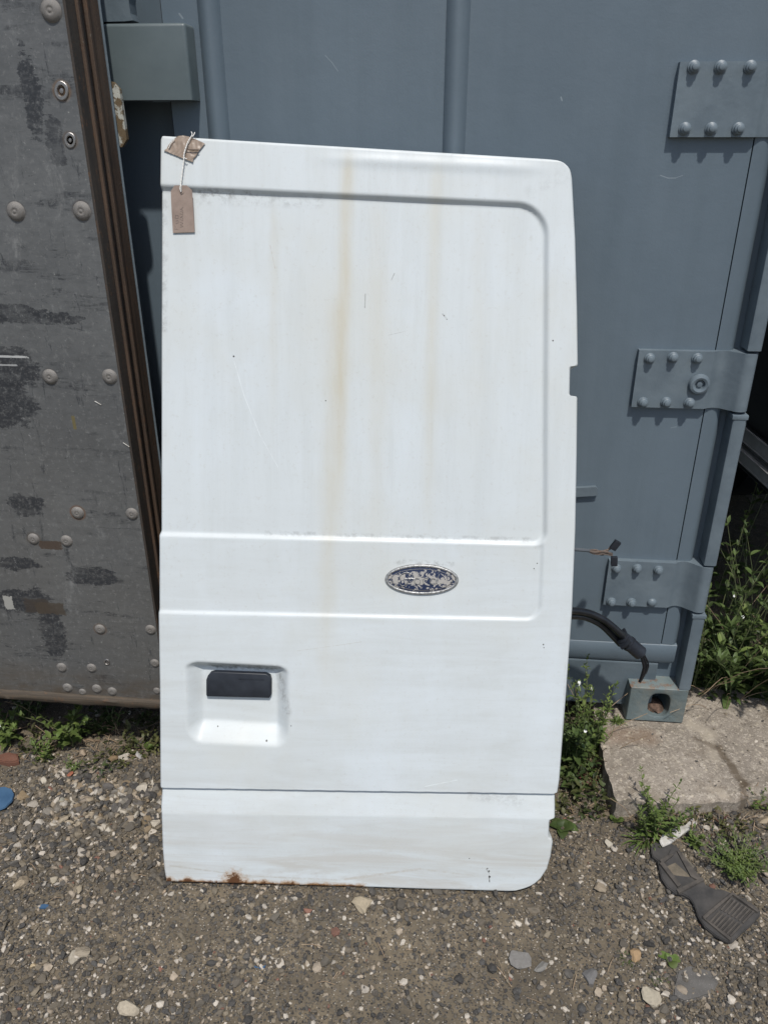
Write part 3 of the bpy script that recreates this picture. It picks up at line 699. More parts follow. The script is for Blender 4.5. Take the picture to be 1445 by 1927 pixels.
# ------------------------------------------------------------------ riveted grey panel at the left
pn = thing('riveted_metal_panel', 'scuffed dark grey riveted metal panel with brown channel edge standing at the left', 'metal panel', PO)
PX, PY0, PZ = PO
MB().box(-2.35, PX - .004, PY0, PY0 + .03, PZ + .028, 2.45).build('sheet', PANEL, pn)
def edge_part(name, y0, y1, x0, x1, mat): MB().box(x0, x1, y0, y1, PZ + .004, 2.45, .0015).build(name, mat, pn)
edge_part('edge_strip', PY0 + .0005, PY0 + .040, PX - .02, PX + .001, EDGE_D)
edge_part('edge_strip', PY0 + .041, PY0 + .049, PX - .02, PX + .0065, EDGE)
edge_part('edge_strip', PY0 + .050, PY0 + .082, PX - .02, PX - .004, EDGE_D)
edge_part('edge_strip', PY0 + .083, PY0 + .092, PX - .02, PX + .005, EDGE)
edge_part('edge_strip', PY0 + .093, PY0 + .148, PX - .02, PX + .0005, EDGE)
edge_part('edge_strip', PY0 + .149, PY0 + .153, PX - .02, PX + .004, HINGE)
MB().box(-2.35, PX - .024, PY0 + .034, PY0 + .153, PZ + .03, 2.449).build('core', DARK, pn)
# worn bottom trim
n = 150; xs = np.linspace(-2.35, PX - .002, n); prof = [(.0, .030), (-.006, .027), (-.010, .019), (-.010, .008), (-.005, .0), (.03, -.002), (.15, -.002), (.15, .026), (.031, .026)]
V = []; 
for i, x in enumerate(xs):
    for j, (yy, zz) in enumerate(prof):
        w = (vnoise(x, j * 3.3, 25, 31) - .5) * .005 * (j < 6); V.append((x, PY0 + yy + w, PZ + zz + (vnoise(x, j * 1.7 + 9, 40, 33) - .5) * .003 * (j < 6)))
kq = len(prof); Fq = [(i * kq + j, i * kq + (j + 1) % kq, (i + 1) * kq + (j + 1) % kq, (i + 1) * kq + j) for i in range(n - 1) for j in range(kq)]
Fq += [tuple(range(kq)), tuple((n - 1) * kq + j for j in range(kq))]
MB().add(V, Fq).build('bottom_trim', WOOD, pn, True, angle=50)
MB().box(-2.3, -1.45, PY0 + .02, PY0 + .14, -.02, PZ - .004, .005).build('support_block', EDGE_D, pn)
riv = None
for (x, y, r, k) in ((97, 20, 17, 0), (31, 398, 16.5, 0), (155, 397, 16, 0), (95, 709, 15, 0), (207, 709, 15, 0), (147, 965, 14, 0), (249, 967, 13.5, 0), (64, 1014, 13, 0), (126, 1018, 13.5, 0),
                     (189, 1184, 12.5, 0), (284, 1185, 12.5, 0), (117, 1256, 12.5, 0), (173, 1257, 12, 0), (292, 1248, 11, 0), (128, 1294, 12, 0), (183, 1296, 12, 0), (212, 1301, 11.5, 0), (296, 1300, 9, 0), (156, 1302, 9, 0),
                     (31, 60, 16, 0), (-40, 709, 15, 0), (-60, 398, 15, 0), (-50, 1256, 12, 0)):
    if (x, y) == (31, 60): continue
    if riv is None:
        mb = MB(); mb.lathe([(1.08, -.02), (1.06, .05), (1, .1), (.93, .24), (.78, .38), (.55, .48), (.40, .51), (.33, .45), (.20, .44), (.12, .52), (.03, .54)], (0, 0, 0), (0, -1, 0), 22)
        o = mb.build('rivet', RIVET, None, True, angle=70); riv = o.data; bpy.data.objects.remove(o)
    o = bpy.data.objects.new('rivet', riv); COL.objects.link(o); o.parent = pn
    o.location = root_inv(onY(x, y, PY0), pn); s = r * .00108; o.scale = (s, s * .75, s); o.rotation_euler = (0, random.uniform(0, 6), 0)
wash = None
for (x, y, r) in ((117, 171, 15), (133, 264, 12.5), (202, 1246, 9)):
    if wash is None:
        mb = MB(); mb.lathe([(1, 0), (1, .12), (.9, .2), (.62, .2), (.55, .1), (.5, -.05), (.3, -.05), (.25, .1), (.1, .12)], (0, 0, 0), (0, -1, 0), 20)
        o = mb.build('washer_bolt', STEEL, None, True); wash = o.data; bpy.data.objects.remove(o)
    o = bpy.data.objects.new('washer_bolt', wash); COL.objects.link(o); o.parent = pn
    o.location = root_inv(onY(x, y, PY0), pn); s = r * .00108; o.scale = (s * .85, s, s * 1.05); o.rotation_euler = (0, .3, 0)
for (x0, y0, x1, y1) in ((179, 755, 191, 762), (232, 833, 244, 841)):
    a = onY(x0, y0, PY0 - .001); c_ = onY(x1, y1, PY0 - .001); MB().tube([a, c_], .0011, 6).build('staple', WPLAS, pn)
p = [onY(*q, 1.757) for q in ((196, 150), (213, 154), (225, 168), (230, 200), (239, 262), (230, 277), (217, 276), (196, 220))]
m = Mt('peeling_white_paint', .7); m.color(m.mix(m.rng(m.noise(38, 5, .7), .47, .53), (.42, .42, .37), (.12, .085, .045))); m.norm(m.bump(m.noise(50, 5), .6, .003))
MB().prism([tuple(x) for x in p], (0, .012, 0)).build('latch_plate', m.m, pn)['label'] = 'small latch plate with peeling white paint'

# ------------------------------------------------------------------ the white van door
vd = thing('van_door', 'dirty white van side door leaning upright against the blue-grey container', 'van door', mat=DM)
Lp = [(307, 254.6), (303.5, 256), (301.5, 262), (301, 300), (300.5, 343), (301, 352), (300, 650), (300, 1000), (297.5, 1008), (298, 1145), (297.5, 1155), (300, 1300), (301, 1480), (302, 1487), (301.5, 1526), (303, 1530), (305, 1600), (308, 1640), (311.5, 1662)]
Rp = [(1028, 298.3), (1040, 299.8), (1050, 301.3), (1058, 303.8), (1064, 307), (1069.5, 312), (1073, 317.5), (1075, 323.5), (1076.8, 334), (1077.5, 345), (1083, 448), (1086.5, 580), (1088, 686), (1086.5, 688.5), (1076, 690), (1073.5, 694), (1072.5, 742), (1074.5, 744.5), (1085, 746), (1087, 749), (1086, 850), (1083, 1000), (1077, 1150), (1066, 1300), (1053, 1470), (1049.5, 1492), (1046, 1493.5), (1045.5, 1520), (1044.5, 1540), (1036, 1543.5), (1034, 1549), (1033, 1572), (1034, 1577), (1039, 1580), (1040.5, 1586),
      (1036.5, 1614), (1030, 1637), (1018.5, 1655), (1009, 1663.5), (1000, 1669), (988, 1673.5), (974.6, 1677), (946, 1679.8)]
b0, b1 = uv(312, 1662), uv(946, 1680); t0, t1 = uv(307, 254.5), uv(1020, 297.5)
vb = lambda u: b0[1] + (u - b0[0]) * (b1[1] - b0[1]) / (b1[0] - b0[0])
vt = lambda u: t0[1] + (u - t0[0]) * (t1[1] - t0[1]) / (t1[0] - t0[0])
def tpar(pts):
    A = np.array([uv(*q) for q in pts]); T = (A[:, 1] - vb(A[:, 0])) / (vt(A[:, 0]) - vb(A[:, 0])); o = np.argsort(T); return T[o], A[o, 0]
TL_, UL_ = tpar(Lp); TR_, UR_ = tpar(Rp)
NR, NC = 520, 236
tt = np.linspace(0, 1, NR - 60); e = np.linspace(0, 1, 31)[1:] ** 2 * .05
tcr = tpar([(302, 1483), (1046, 1494.5)])[0]
tt = np.unique(np.concatenate([tt, e, 1 - e, TR_.clip(0, 1), np.linspace(tcr[0] - .002, tcr[1] + .002, 26)])); NR = len(tt)
Lu = np.interp(tt, TL_, UL_); Ru = np.interp(tt, TR_, UR_)
ss = np.linspace(0, 1, NC); ss = np.unique(np.concatenate([ss, np.linspace(0, .012, 5), 1 - np.linspace(0, .012, 5)])); NC = len(ss)
def smooth_out(T, Uo, cut):
    k = np.ones(len(T), bool)
    for a, b in cut: k &= ~((T > a) & (T < b))
    return np.interp(tt, T[k], Uo[k])
tq = lambda x, y: float(tpar([(x, y)])[0][0])
Rs = smooth_out(TR_, UR_, [(tq(1086, 750), tq(1088, 685)), (tq(1040, 1583), tq(1045, 1538)), (tq(1046, 1505), tq(1050, 1491))]); Ls = smooth_out(TL_, UL_, [])
UU = Ls[:, None] + (Rs - Ls)[:, None] * ss[None, :]
UU = UU + (Ru - Rs)[:, None] * sm(.955, 1, ss)[None, :]
VV = vb(UU) + (vt(UU) - vb(UU)) * tt[:, None]
def line(p, q):
    a, b = uv(*p), uv(*q); return lambda u: a[1] + (u - a[0]) * (b[1] - a[1]) / (b[0] - a[0])
def sdbox(u, v, lo, hi, vlo, vhi, r):
    """signed distance (positive inside) to a box whose right corners are rounded"""
    dx = np.minimum(u - lo, hi - u); dy = np.minimum(v - vlo(u), vhi(u) - v)
    cx = r - (hi - u); cy = r - (vhi(u) - v); cy2 = r * .45 - (v - vlo(u)); cx2 = r * .45 - (hi - u)
    d = np.minimum(dx, dy)
    k = (cx > 0) & (cy > 0); d = np.where(k, r - np.hypot(cx, cy), d)
    k = (cx2 > 0) & (cy2 > 0); d = np.where(k, r * .45 - np.hypot(cx2, cy2), d); return d
def relief(u, v):
    h = np.zeros_like(u)
    # upper recessed panel
    top = line((300, 350), (980, 382)); bot = line((300, 1008), (1000, 1026))
    right = uv(1029, 700)[0] + (v - uv(1024, 700)[1]) * (uv(1020, 1000)[0] - uv(1022, 420)[0]) / (uv(1020, 1000)[1] - uv(1022, 420)[1]) 
    d1 = sdbox(u, v, -1, right, bot, top, .062)
    h -= .0105 * sm(-.0035, .0075, d1)
    # swage band holding the badge
    bt = line((300, 1008), (1000, 1030)); bb = line((300, 1152), (985, 1166))
    B_ = sm(-.003, .004, sdbox(u, v, -1, uv(1019, 1080)[0], bb, lambda q: bt(q) + .3, .07)) * sm(.020, -.004, v - bt(u))
    h -= .0045 * B_ * (1 - sm(-.0035, .0075, d1))
    # lower joint: overhang, then a chamfer that leans out
    cr = line((300, 1483), (1048, 1494.5)); c2 = line((300, 1531), (1045, 1541))
    h -= .0115 * sm(.0008, -.0016, v - cr(u)) * (1 - np.clip((cr(u) - v) / np.maximum(cr(u) - c2(u), 1e-4), 0, 1))
    h -= .003 * np.clip((c2(u) - v) / .16, 0, 1) ** 2
    # soft crease right of the top highlight
    hl = line((560, 296), (1040, 318)); h += .0022 * np.exp(-((v - hl(u)) / .012) ** 2) * sm(uv(560, 300)[0], uv(720, 300)[0], u) * sm(uv(1060, 300)[0], uv(940, 300)[0], u)
    # finger recess of the handle
    a0, a1 = uv(350, 1325), uv(544, 1325); z0_, z1_ = uv(445, 1402)[1], uv(445, 1249)[1]
    uc = (a0[0] + a1[0]) / 2; sl_ = (uv(540, 1258)[1] - uv(360, 1249)[1]) / (uv(540, 1258)[0] - uv(360, 1249)[0]); w = v - sl_ * (u - uc)
    wl, wr, wt, wb = .034, .032, .019, .046
    fx = np.minimum((u - a0[0]) / wl, (a1[0] - u) / wr); fy = np.minimum((w - z0_) / wb, (z1_ - w) / wt)
    fx = np.clip(fx, 0, 1); fy = np.clip(fy, 0, 1)
    k = 1 - ((1 - fx) ** 2 + (1 - fy) ** 2) ** .5; k = np.clip(k, 0, 1)
    h -= .029 * (.65 * k + .35 * sm(0, 1, k))
    # gentle waviness of pressed steel
    h += (fbm(u, v, 4, 2, 21) - .4) * .003
    return h
HH = relief(UU, VV)
dE = np.minimum(np.minimum(UU - Lu[:, None], Ru[:, None] - UU), np.minimum(VV - vb(UU), vt(UU) - VV))
rr = .006; q_ = np.clip(1 - dE / rr, 0, 1); HH -= rr * (1 - np.sqrt(np.clip(1 - q_ ** 2, 0, 1)))
V0 = np.stack([UU.ravel(), -HH.ravel(), VV.ravel()], 1); id = np.arange(NR * NC).reshape(NR, NC)
Fq = [np.stack([id[:-1, :-1].ravel(), id[:-1, 1:].ravel(), id[1:, 1:].ravel(), id[1:, :-1].ravel()], 1)]
loop = np.concatenate([id[0, :], id[1:, -1], id[-1, -2::-1], id[-2:0:-1, 0]]); cen = V0[loop].mean(0)
Vs = [V0]; prev = loop; base = NR * NC
for dy, inset in ((.012, .0), (.034, .002), (.036, .010), (.036, .05)):
    P = V0[loop].copy(); P[:, 1] = np.maximum(P[:, 1], 0) + dy if dy < .02 else dy
    d = P[:, (0, 2)] - cen[[0, 2]]; P[:, 0] -= np.sign(d[:, 0]) * np.minimum(np.abs(d[:, 0]) * .1, inset); P[:, 2] -= np.sign(d[:, 1]) * np.minimum(np.abs(d[:, 1]) * .1, inset)
    cur = np.arange(base, base + len(loop)); base += len(loop); Vs.append(P)
    Fq.append(np.stack([prev, cur, np.roll(cur, -1), np.roll(prev, -1)], 1)); prev = cur
me = fast_mesh('outer_skin', np.concatenate(Vs), Fq, True); me.set_sharp_from_angle(angle=math.radians(50)); link('outer_skin', me, WHITE, vd)
# inner frame behind the skin
MB().box(.06, .82, .045, .06, .06, 1.55, .004).build('inner_panel', WPLAS, vd, local=True)
mb = MB()
def hxy(x, y, h=0.0):
    q = uv(x, y, h); return (q[0], -h, q[1])
# handle pull
hd = [(391, 1272), (396, 1266), (404, 1264), (500, 1268), (508, 1272), (510.5, 1280), (510.5, 1308), (507, 1314), (389.5, 1311), (388, 1308), (388, 1280)]
P = [hxy(*q, -.0165) for q in hd]; bm = bmesh.new(); vs = [bm.verts.new(p) for p in P]; f = bm.faces.new(vs)
r = bmesh.ops.extrude_face_region(bm, geom=[f]); bmesh.ops.translate(bm, verts=[v for v in r['geom'] if isinstance(v, bmesh.types.BMVert)], vec=(0, .022, 0))
bmesh.ops.recalc_face_normals(bm, faces=bm.faces)
bmesh.ops.bevel(bm, geom=[e for e in bm.edges if all(v.co.y < .0166 for v in e.verts)], offset=.0028, segments=3, profile=.5, affect='EDGES')
hnd = MB().bm(bm).build('door_handle', BLACK, vd, True, local=True, angle=40)
p = [hxy(*q, -.0160) for q in ((450, 1277), (498, 1278), (498, 1279.5), (450, 1278.5))]; MB().prism(p, (0, -.0009, 0)).build('raised_line', BLACK, hnd, local=True)
p = [hxy(*q, -.030) for q in ((404, 1262), (412, 1259), (470, 1259), (500, 1263), (505, 1268), (404, 1266))]; MB().prism(p, (0, .02, 0)).build('cavity_shade', DARK, hnd, local=True)  # near-black piece stands in for the shade in the cavity behind the pull
# oval badge
bc = uv(793.5, 1090, -.005); hb = .005
ang = math.atan2(*(uv(863, 1091, -.005) - uv(725, 1089, -.005))[::-1])
sa = np.linalg.norm(uv(862.5, 1091, -.005) - uv(724.5, 1089, -.005)) / 2; sb = abs(uv(793, 1061, -.005)[1] - uv(793, 1119, -.005)[1]) / 2
def ell(k, n=64): return [(sa * k * math.cos(2 * math.pi * i / n), sb * k * math.sin(2 * math.pi * i / n)) for i in range(n)]
def place(x, z, out):
    return (bc[0] + x * math.cos(ang) - z * math.sin(ang), hb - out, bc[1] + x * math.sin(ang) + z * math.cos(ang))
def ring_mb(prof, n=64, close=True):
    mb = MB(); V = []; Fr = []
    for a_, b_, o_ in prof:
        for i in range(n): t = 2 * math.pi * i / n; V.append(place(a_ * math.cos(t), b_ * math.sin(t), o_))
    for j in range(len(prof) - 1):
        for i in range(n): Fr.append((j * n + i, j * n + (i + 1) % n, (j + 1) * n + (i + 1) % n, (j + 1) * n + i))
    if close: Fr.append(tuple(range(n))); Fr.append(tuple((len(prof) - 1) * n + i for i in range(n)))
    return mb.add(V, Fr)
w_ = sb * .20
bdg = ring_mb([(sa, sb, -.002), (sa, sb, .0035), (sa - w_ * .25, sb - w_ * .25, .0058), (sa - w_ * .7, sb - w_ * .7, .0062), (sa - w_ * 1.0, sb - w_ * 1.0, .0045), (sa - w_ * 1.05, sb - w_ * 1.05, .0)]).build('badge', CHROME, vd, True, local=True, angle=60)
bdg['label'] = 'worn oval badge with flaking blue face'
mf = Mt('flaking_blue_badge', .4)
x_, _, z_ = mf.xyz()
dz = mf.math('DIVIDE', mf.math('ABSOLUTE', mf.math('SUBTRACT', z_, float(bc[1]) - .001)), float(sb)); 
fl = mf.math('SUBTRACT', mf.noise(95, 3, .55, dist=.8), mf.math('MULTIPLY', mf.math('POWER', dz, 2.0), .36))
cc = mf.mix(mf.rng(fl, .455, .48), (.012, .022, .06), (.36, .34, .31))
cc = mf.mix(mf.rng(mf.noise(260, 4, .7), .60, .7, 0, .7), cc, (.16, .14, .12)); mf.color(cc); mf.norm(mf.bump(fl, .5, .001))
fa = sa - w_ * 1.06; fb = sb - w_ * 1.06
ring_mb([(fa, fb, .001), (fa, fb, .0043), (fa * .6, fb * .6, .0052), (fa * .2, fb * .2, .0055)]).build('badge_face', mf.m, bdg, True, local=True, angle=60)
ring_mb([(fa * .93, fb * .90, .0048), (fa * .925, fb * .89, .0056), (fa * .905, fb * .86, .0057), (fa * .90, fb * .85, .0049)], close=False).build('badge_inner_line', STEEL, bdg, True, local=True)
# remains of the raised script: a looping initial and three round letters
def stroke(pts, r=.0007, o_=.0062): return [place(x * fa, z * fb, o_) for x, z in pts]
sc_mb = MB()
def arc(cx, cz, rx, rz, a0, a1, n=12): return [(cx + rx * math.cos(math.radians(a0 + (a1 - a0) * i / n)), cz + rz * math.sin(math.radians(a0 + (a1 - a0) * i / n))) for i in range(n + 1)]
for pth in (arc(-.46, .15, .20, .42, 190, 20) + [(-.36, .0), (-.46, -.35)] + arc(-.56, -.28, .10, .22, -20, -200), [(-.52, .05), (-.22, .12)], arc(-.13, -.12, .09, .24, 60, 420), [(.02, .10), (.06, -.32)], arc(.13, -.05, .08, .22, 160, 30), arc(.34, -.12, .10, .24, 40, 400), [(.52, .5), (.44, -.1), (.47, -.34), (.58, -.22)]):
    sc_mb.tube(stroke(pth), .0009, 5)
sc_mb.build('badge_script', CHROME, bdg, True, local=True)
# black wire loom hanging out behind the hinge side, with its grommet and loose wires
def cr_pts(P, n=8):
    P = [np.array(p, float) for p in P]; Q = [P[0] * 2 - P[1]] + P + [P[-1] * 2 - P[-2]]; o = []
    for i in range(1, len(Q) - 2):
        for k in range(n):
            t = k / n; o.append(.5 * ((2 * Q[i]) + (-Q[i - 1] + Q[i + 1]) * t + (2 * Q[i - 1] - 5 * Q[i] + 4 * Q[i + 1] - Q[i + 2]) * t * t + (-Q[i - 1] + 3 * Q[i] - 3 * Q[i + 1] + Q[i + 2]) * t ** 3))
    o.append(P[-1]); return o
lm = MB()
lm.tube(cr_pts([onY(1020, 1158, 1.60), onY(1060, 1150, 1.66), onY(1100, 1152, 1.69), onY(1133, 1165, 1.70), onY(1160, 1186, 1.705), onY(1178, 1205, 1.71)]), .0092, 12)
loom = lm.build('wire_loom', RUBBER, vd, True)
lm = MB(); lm.tube(cr_pts([onY(1020, 1168, 1.61), onY(1060, 1160, 1.665), (onY(1098, 1161, 1.695)), onY(1128, 1174, 1.708), onY(1150, 1194, 1.715), onY(1167, 1212, 1.72)]), .0088, 12)
lm.build('wire_loom', RUBBER, vd, True)
A = onY(1172, 1202, 1.712); B = onY(1208, 1232, 1.716); dr = Vector([float(c) for c in B - A]).normalized()
gm = MB(); L = (B - A); 
gm.lathe([(.010, -.008), (.018, -.005), (.0185, .004), (.0185, .005), (.0185, .018), (.0205, .019), (.0205, .026), (.0185, .027), (.0190, .066), (.017, .068), (.012, .064)], A, dr, 20)
go = gm.build('grommet', BLACK, loom, True)
fq = MB().box(-.030, .030, -.016, .016, -.0035, .0035, .0015).build('grommet_flange', BLACK, loom, True, local=True)
fq.matrix_local = ROOT[vd].inverted() @ Matrix.Translation(Vector([float(c) for c in A])) @ dr.to_track_quat('Z', 'Y').to_matrix().to_4x4()
wm = MB()
for k, pts in enumerate(([(1204, 1228), (1211, 1252), (1210, 1262), (1206, 1276), (1203, 1283)], [(1208, 1228), (1216, 1252), (1214, 1264), (1209, 1274), (1206, 1280)], [(1206, 1221), (1219, 1248), (1217, 1262), (1214, 1268)])):
    wm.tube(cr_pts([onY(*q, 1.716 + .001 * k) for q in pts], 5), [.0042, .0030, .0018][k], 8)
wm.build('loose_wires', RUBBER, loom, True)
# frayed cable end with two black terminals
fc = MB(); fc.tube(cr_pts([onY(1040, 1032, 1.67), onY(1080, 1034, 1.69), onY(1108, 1036, 1.70)]), .0044, 8); cab = fc.build('lock_cable', simple('grey_sheath', (.07, .08, .09), (.1, .11, .12)), vd, True)
fb_ = MB()
for k in range(9):
    o_ = np.array([random.uniform(-.002, .002), random.uniform(-.003, .003), random.uniform(-.004, .004)])
    end = (1148, 1030 + random.uniform(-3, 4)) if k % 2 else (1152, 1044 + random.uniform(-3, 2))
    fb_.tube(cr_pts([onY(1104, 1036, 1.70), onY(1120, 1037 + random.uniform(-3, 5), 1.70) + o_, onY(1136, 1038 + random.uniform(-4, 6), 1.70) + o_, onY(*end, 1.70)], 4), .0019, 5)
fb_.build('frayed_strands', BRASS, cab, True)
for (x, y, s_, an) in ((1157, 1026, 1.15, .5), (1155, 1056, 1.1, -.1)):
    p = onY(x, y, 1.698); o = MB().box(-.007 * s_, .007 * s_, -.005, .005, -.011 * s_, .011 * s_, .0015).build('terminal', BLACK, cab, True, local=True); o.parent = cab
    o.matrix_local = ROOT[vd].inverted() @ Matrix.Translation(Vector([float(c) for c in p])) @ Matrix.Rotation(an, 4, 'Y')
    MB().box(-.0035, .0035, -.0062, -.0048, -.006, -.001).build('terminal_contact', STEEL, cab, local=True).matrix_local = o.matrix_local

# ------------------------------------------------------------------ tape, twine and tag on the door's top-left corner
def patch(name, outline, h0, thick, mat, wr=.002, n=26):
    xs_ = [q[0] for q in outline]; ys_ = [q[1] for q in outline]; bm = bmesh.new()
    vs = [bm.verts.new((q[0], q[1], 0)) for q in outline]; bm.faces.new(vs)
    bmesh.ops.triangulate(bm, faces=bm.faces)
    for _ in range(4): bmesh.ops.subdivide_edges(bm, edges=[e for e in bm.edges if e.calc_length() > (max(xs_) - min(xs_)) / n], cuts=1); bmesh.ops.triangulate(bm, faces=bm.faces)
    bm.verts.index_update(); P = [(v.co.x, v.co.y) for v in bm.verts]; Fc = [[v.index for v in f.verts] for f in bm.faces]
    bd = [[v.index for v in e.verts] for e in bm.edges if e.is_boundary]; bm.free()
    V = []; n0 = len(P)
    for x, y in P:
        w = abs(math.sin(x * .35 + y * .22 + 2 * math.sin(y * .15))) ** 3 * wr * .5 + float(vnoise(x, y, .14, 4)) * wr
        V.append(hxy(x, y, h0 + w + thick))
    for x, y in P: q = hxy(x, y, h0 - .0005); V.append(q)
    mb = MB(); mb.add(V, Fc + [[i + n0 for i in f][::-1] for f in Fc] + [[a, b, b + n0, a + n0] for a, b in bd]); return mb
tp = thing('brown_tape', 'crumpled brown tape stuck to the top left corner of the white door', 'tape', mat=DM)
patch('tape', [(335, 256), (345, 255), (356, 257), (371, 263), (386, 270), (380, 277), (375, 283), (371, 284), (368, 296), (365, 297), (363, 305), (350, 300), (335, 294), (309, 283), (314, 280), (318, 272), (326, 263)], .0022, .0006, TAPE, .0016).build('tape_strip', TAPE, tp, True, local=True, angle=60)
p = [hxy(*q, .0075) for q in ((350, 281), (375, 281.5), (374, 283.5), (350, 283))]; MB().prism(p, (0, -.001, 0)).build('tape_fold', EDGE, tp, local=True)
tg = thing('cardboard_tag', 'plain brown cardboard tag with faint handwriting hanging on twine from the door', 'tag', mat=DM)
card = [(329, 349), (352, 349), (362, 358), (364.5, 395), (367, 437), (326, 438.5), (323.5, 395), (322, 360)]
th = lambda y, e=0: .0030 - .0105 * max(0, (y - 352)) / 86 + e
cb = MB().prism([hxy(*q, th(q[1])) for q in card], (0, -.0008, 0)).build('card', CARD, tg, local=True)
pc = hxy(341.5, 360, .006); hm = MB(); hm.lathe([(.0042, 0), (.0042, .0006), (.0022, .0008), (.0020, .0002)], (pc[0], -.0026, pc[2]), (0, -1, 0), 16); hm.build('eyelet', CARD, cb, local=True)
ik = MB()
for pth in ([(329, 431), (336, 432), (329, 431), (330, 425), (333, 431)], [(331, 421), (336, 419), (336, 415), (331, 416)], [(330, 411), (336, 411), (336, 406), (331, 405), (330, 411)],
            [(339, 428), (345, 426), (340, 423), (345, 420), (339, 418)], [(340, 413), (345, 415), (344, 410), (340, 409), (345, 406)], [(339, 402), (344, 404), (345, 399), (340, 398)], [(339, 393), (345, 396), (341, 394), (345, 390)]):
    ik.tube([hxy(x, y, th(y, .0009)) for x, y in pth], .00035, 4)
ik.build('handwriting', INK, cb, local=True)
tw = MB()
def hx3(x, y, h): return np.array(hxy(x, y, h))
path = cr_pts([hx3(361, 256, .008), hx3(355, 266, .009), hx3(351, 276, .009), hx3(347, 290, .009), hx3(346, 305, .007), hx3(343.5, 325, .006), hx3(341, 345, .006), hx3(341, 352, .008), hx3(341.5, 360, .0042)], 10)
for ph in (0, math.pi):
    tw.tube([p + np.array([math.cos(i * .9 + ph), math.sin(i * .9 + ph), 0]) * .0008 for i, p in enumerate(path)], .00085, 6)
for pth in ([(361, 257, .009), (362, 252, .008), (360.5, 248, .006)], [(363, 257, .009), (366, 252, .008), (367, 249, .007)], [(341.5, 349, .008), (338.5, 353, .008), (341, 361, .0066)], [(347, 296, .010), (350, 299, .010), (352, 298, .009)], [(318, 279, .006), (322, 270, .007), (329, 262, .007)]):
    tw.tube(cr_pts([hx3(*q) for q in pth], 4), .0009, 6)
tw.build('twine', TWINE, tg, True, local=True)

# ------------------------------------------------------------------ dark vehicle beyond, right of the container
dv = ray(731, 270); dv = np.array([dv[0], dv[1], 0]); dv /= np.linalg.norm(dv); sd = np.array([dv[1], -dv[0], 0])
o1 = ray(1445, 918); k = 2.15 / o1[1]; Q0 = CP + o1 * k           # a point on the rail's lower edge
tr = thing('parked_trailer', 'dark parked trailer body with a grey side rail beyond the right side of the container', 'trailer', (Q0[0], Q0[1], 0))
def slabbox(d0, d1, s0, s1, z0, z1, bev=0):
    mb = MB(); bm = bmesh.new(); bmesh.ops.create_cube(bm, size=1)
    for v in bm.verts:
        P = Q0 + dv * (d0 + (v.co.x + .5) * (d1 - d0)) + sd * (s0 + (v.co.y + .5) * (s1 - s0)); v.co = Vector((P[0], P[1], z0 + (v.co.z + .5) * (z1 - z0)))
    if bev: bmesh.ops.bevel(bm, geom=list(bm.edges), offset=bev, segments=2, affect='EDGES')
    return mb.bm(bm)
zr = float(Q0[2])
slabbox(-.16, 6, .03, 2.4, zr + .10, 2.9, .01).build('trailer_body', TRAIL, tr)
slabbox(-.16, 6, .0, .0295, zr + .002, zr + .034, .003).build('side_rail', RAILM, tr)
slabbox(-.16, 6, .012, .0295, zr + .058, zr + .096, .003).build('side_rail', RAILM, tr)
slabbox(-.16, 6, .031, .10, zr - .035, zr + .098, .003).build('chassis_rail', TRAIL, tr)
wh = MB(); wc = Q0 + dv * 1.6 + sd * .5; wh.lathe([(.2, 0), (.44, .0), (.48, .03), (.48, .22), (.44, .25), (.2, .25)], (wc[0], wc[1], .47), tuple(sd), 30); wh.build('wheel', RUBBER, tr, True)
slabbox(.4, .5, .4, .5, -.02, zr - .036).build('landing_leg', TRAIL, tr)

# ------------------------------------------------------------------ stones
def ico(sub=1):
    bm = bmesh.new(); bmesh.ops.create_icosphere(bm, subdivisions=sub, radius=1); bm.verts.index_update()
    V = np.array([v.co for v in bm.verts]); Fc = np.array([[v.index for v in f.verts] for f in bm.faces]); bm.free(); return V, Fc
I1, F1 = ico(1); I2, F2 = ico(2)
PAL = np.array([(.056, .053, .049), (.092, .084, .073), (.112, .098, .078), (.15, .126, .094), (.19, .158, .113), (.46, .41, .34), (.34, .28, .21), (.20, .10, .07), (.078, .075, .070)])
PW = np.array([.16, .18, .19, .16, .14, .095, .08, .007, .05])
def stones(pos, rad, base, FF, colors, flat=.7, seed=0):
    rg = np.random.default_rng(seed); n = len(pos); nv = len(base)
    B = np.repeat(base[None], n, 0)
    # planar chops make angular stones
    for _ in range(7 if nv > 20 else 4):
        a = rg.normal(size=(n, 3)); a /= np.linalg.norm(a, axis=1)[:, None]; d = rg.uniform(.32, .8, n)
        k = np.einsum('nij,nj->ni', B, a) - d[:, None]; B = B - np.maximum(k, 0)[..., None] * a[:, None, :]
    B = B * (1 + rg.uniform(-.1, .1, (n, nv, 1)))
    sc_ = rg.uniform(.6, 1.4, (n, 3)); sc_[:, 2] *= flat; B = B * sc_[:, None, :]
    th = rg.uniform(0, 2 * np.pi, n); c, s = np.cos(th), np.sin(th)
    x = B[..., 0] * c[:, None] - B[..., 1] * s[:, None]; y = B[..., 0] * s[:, None] + B[..., 1] * c[:, None]
    ti = rg.uniform(-.5, .5, n); z = B[..., 2] * np.cos(ti)[:, None] + x * np.sin(ti)[:, None]
    B = np.stack([x, y, z], -1) * rad[:, None, None] + pos[:, None, :]
    Fx = (FF[None] + (np.arange(n) * nv)[:, None, None]).reshape(-1, 3)
    return B.reshape(-1, 3), Fx, np.repeat(colors, nv, 0)
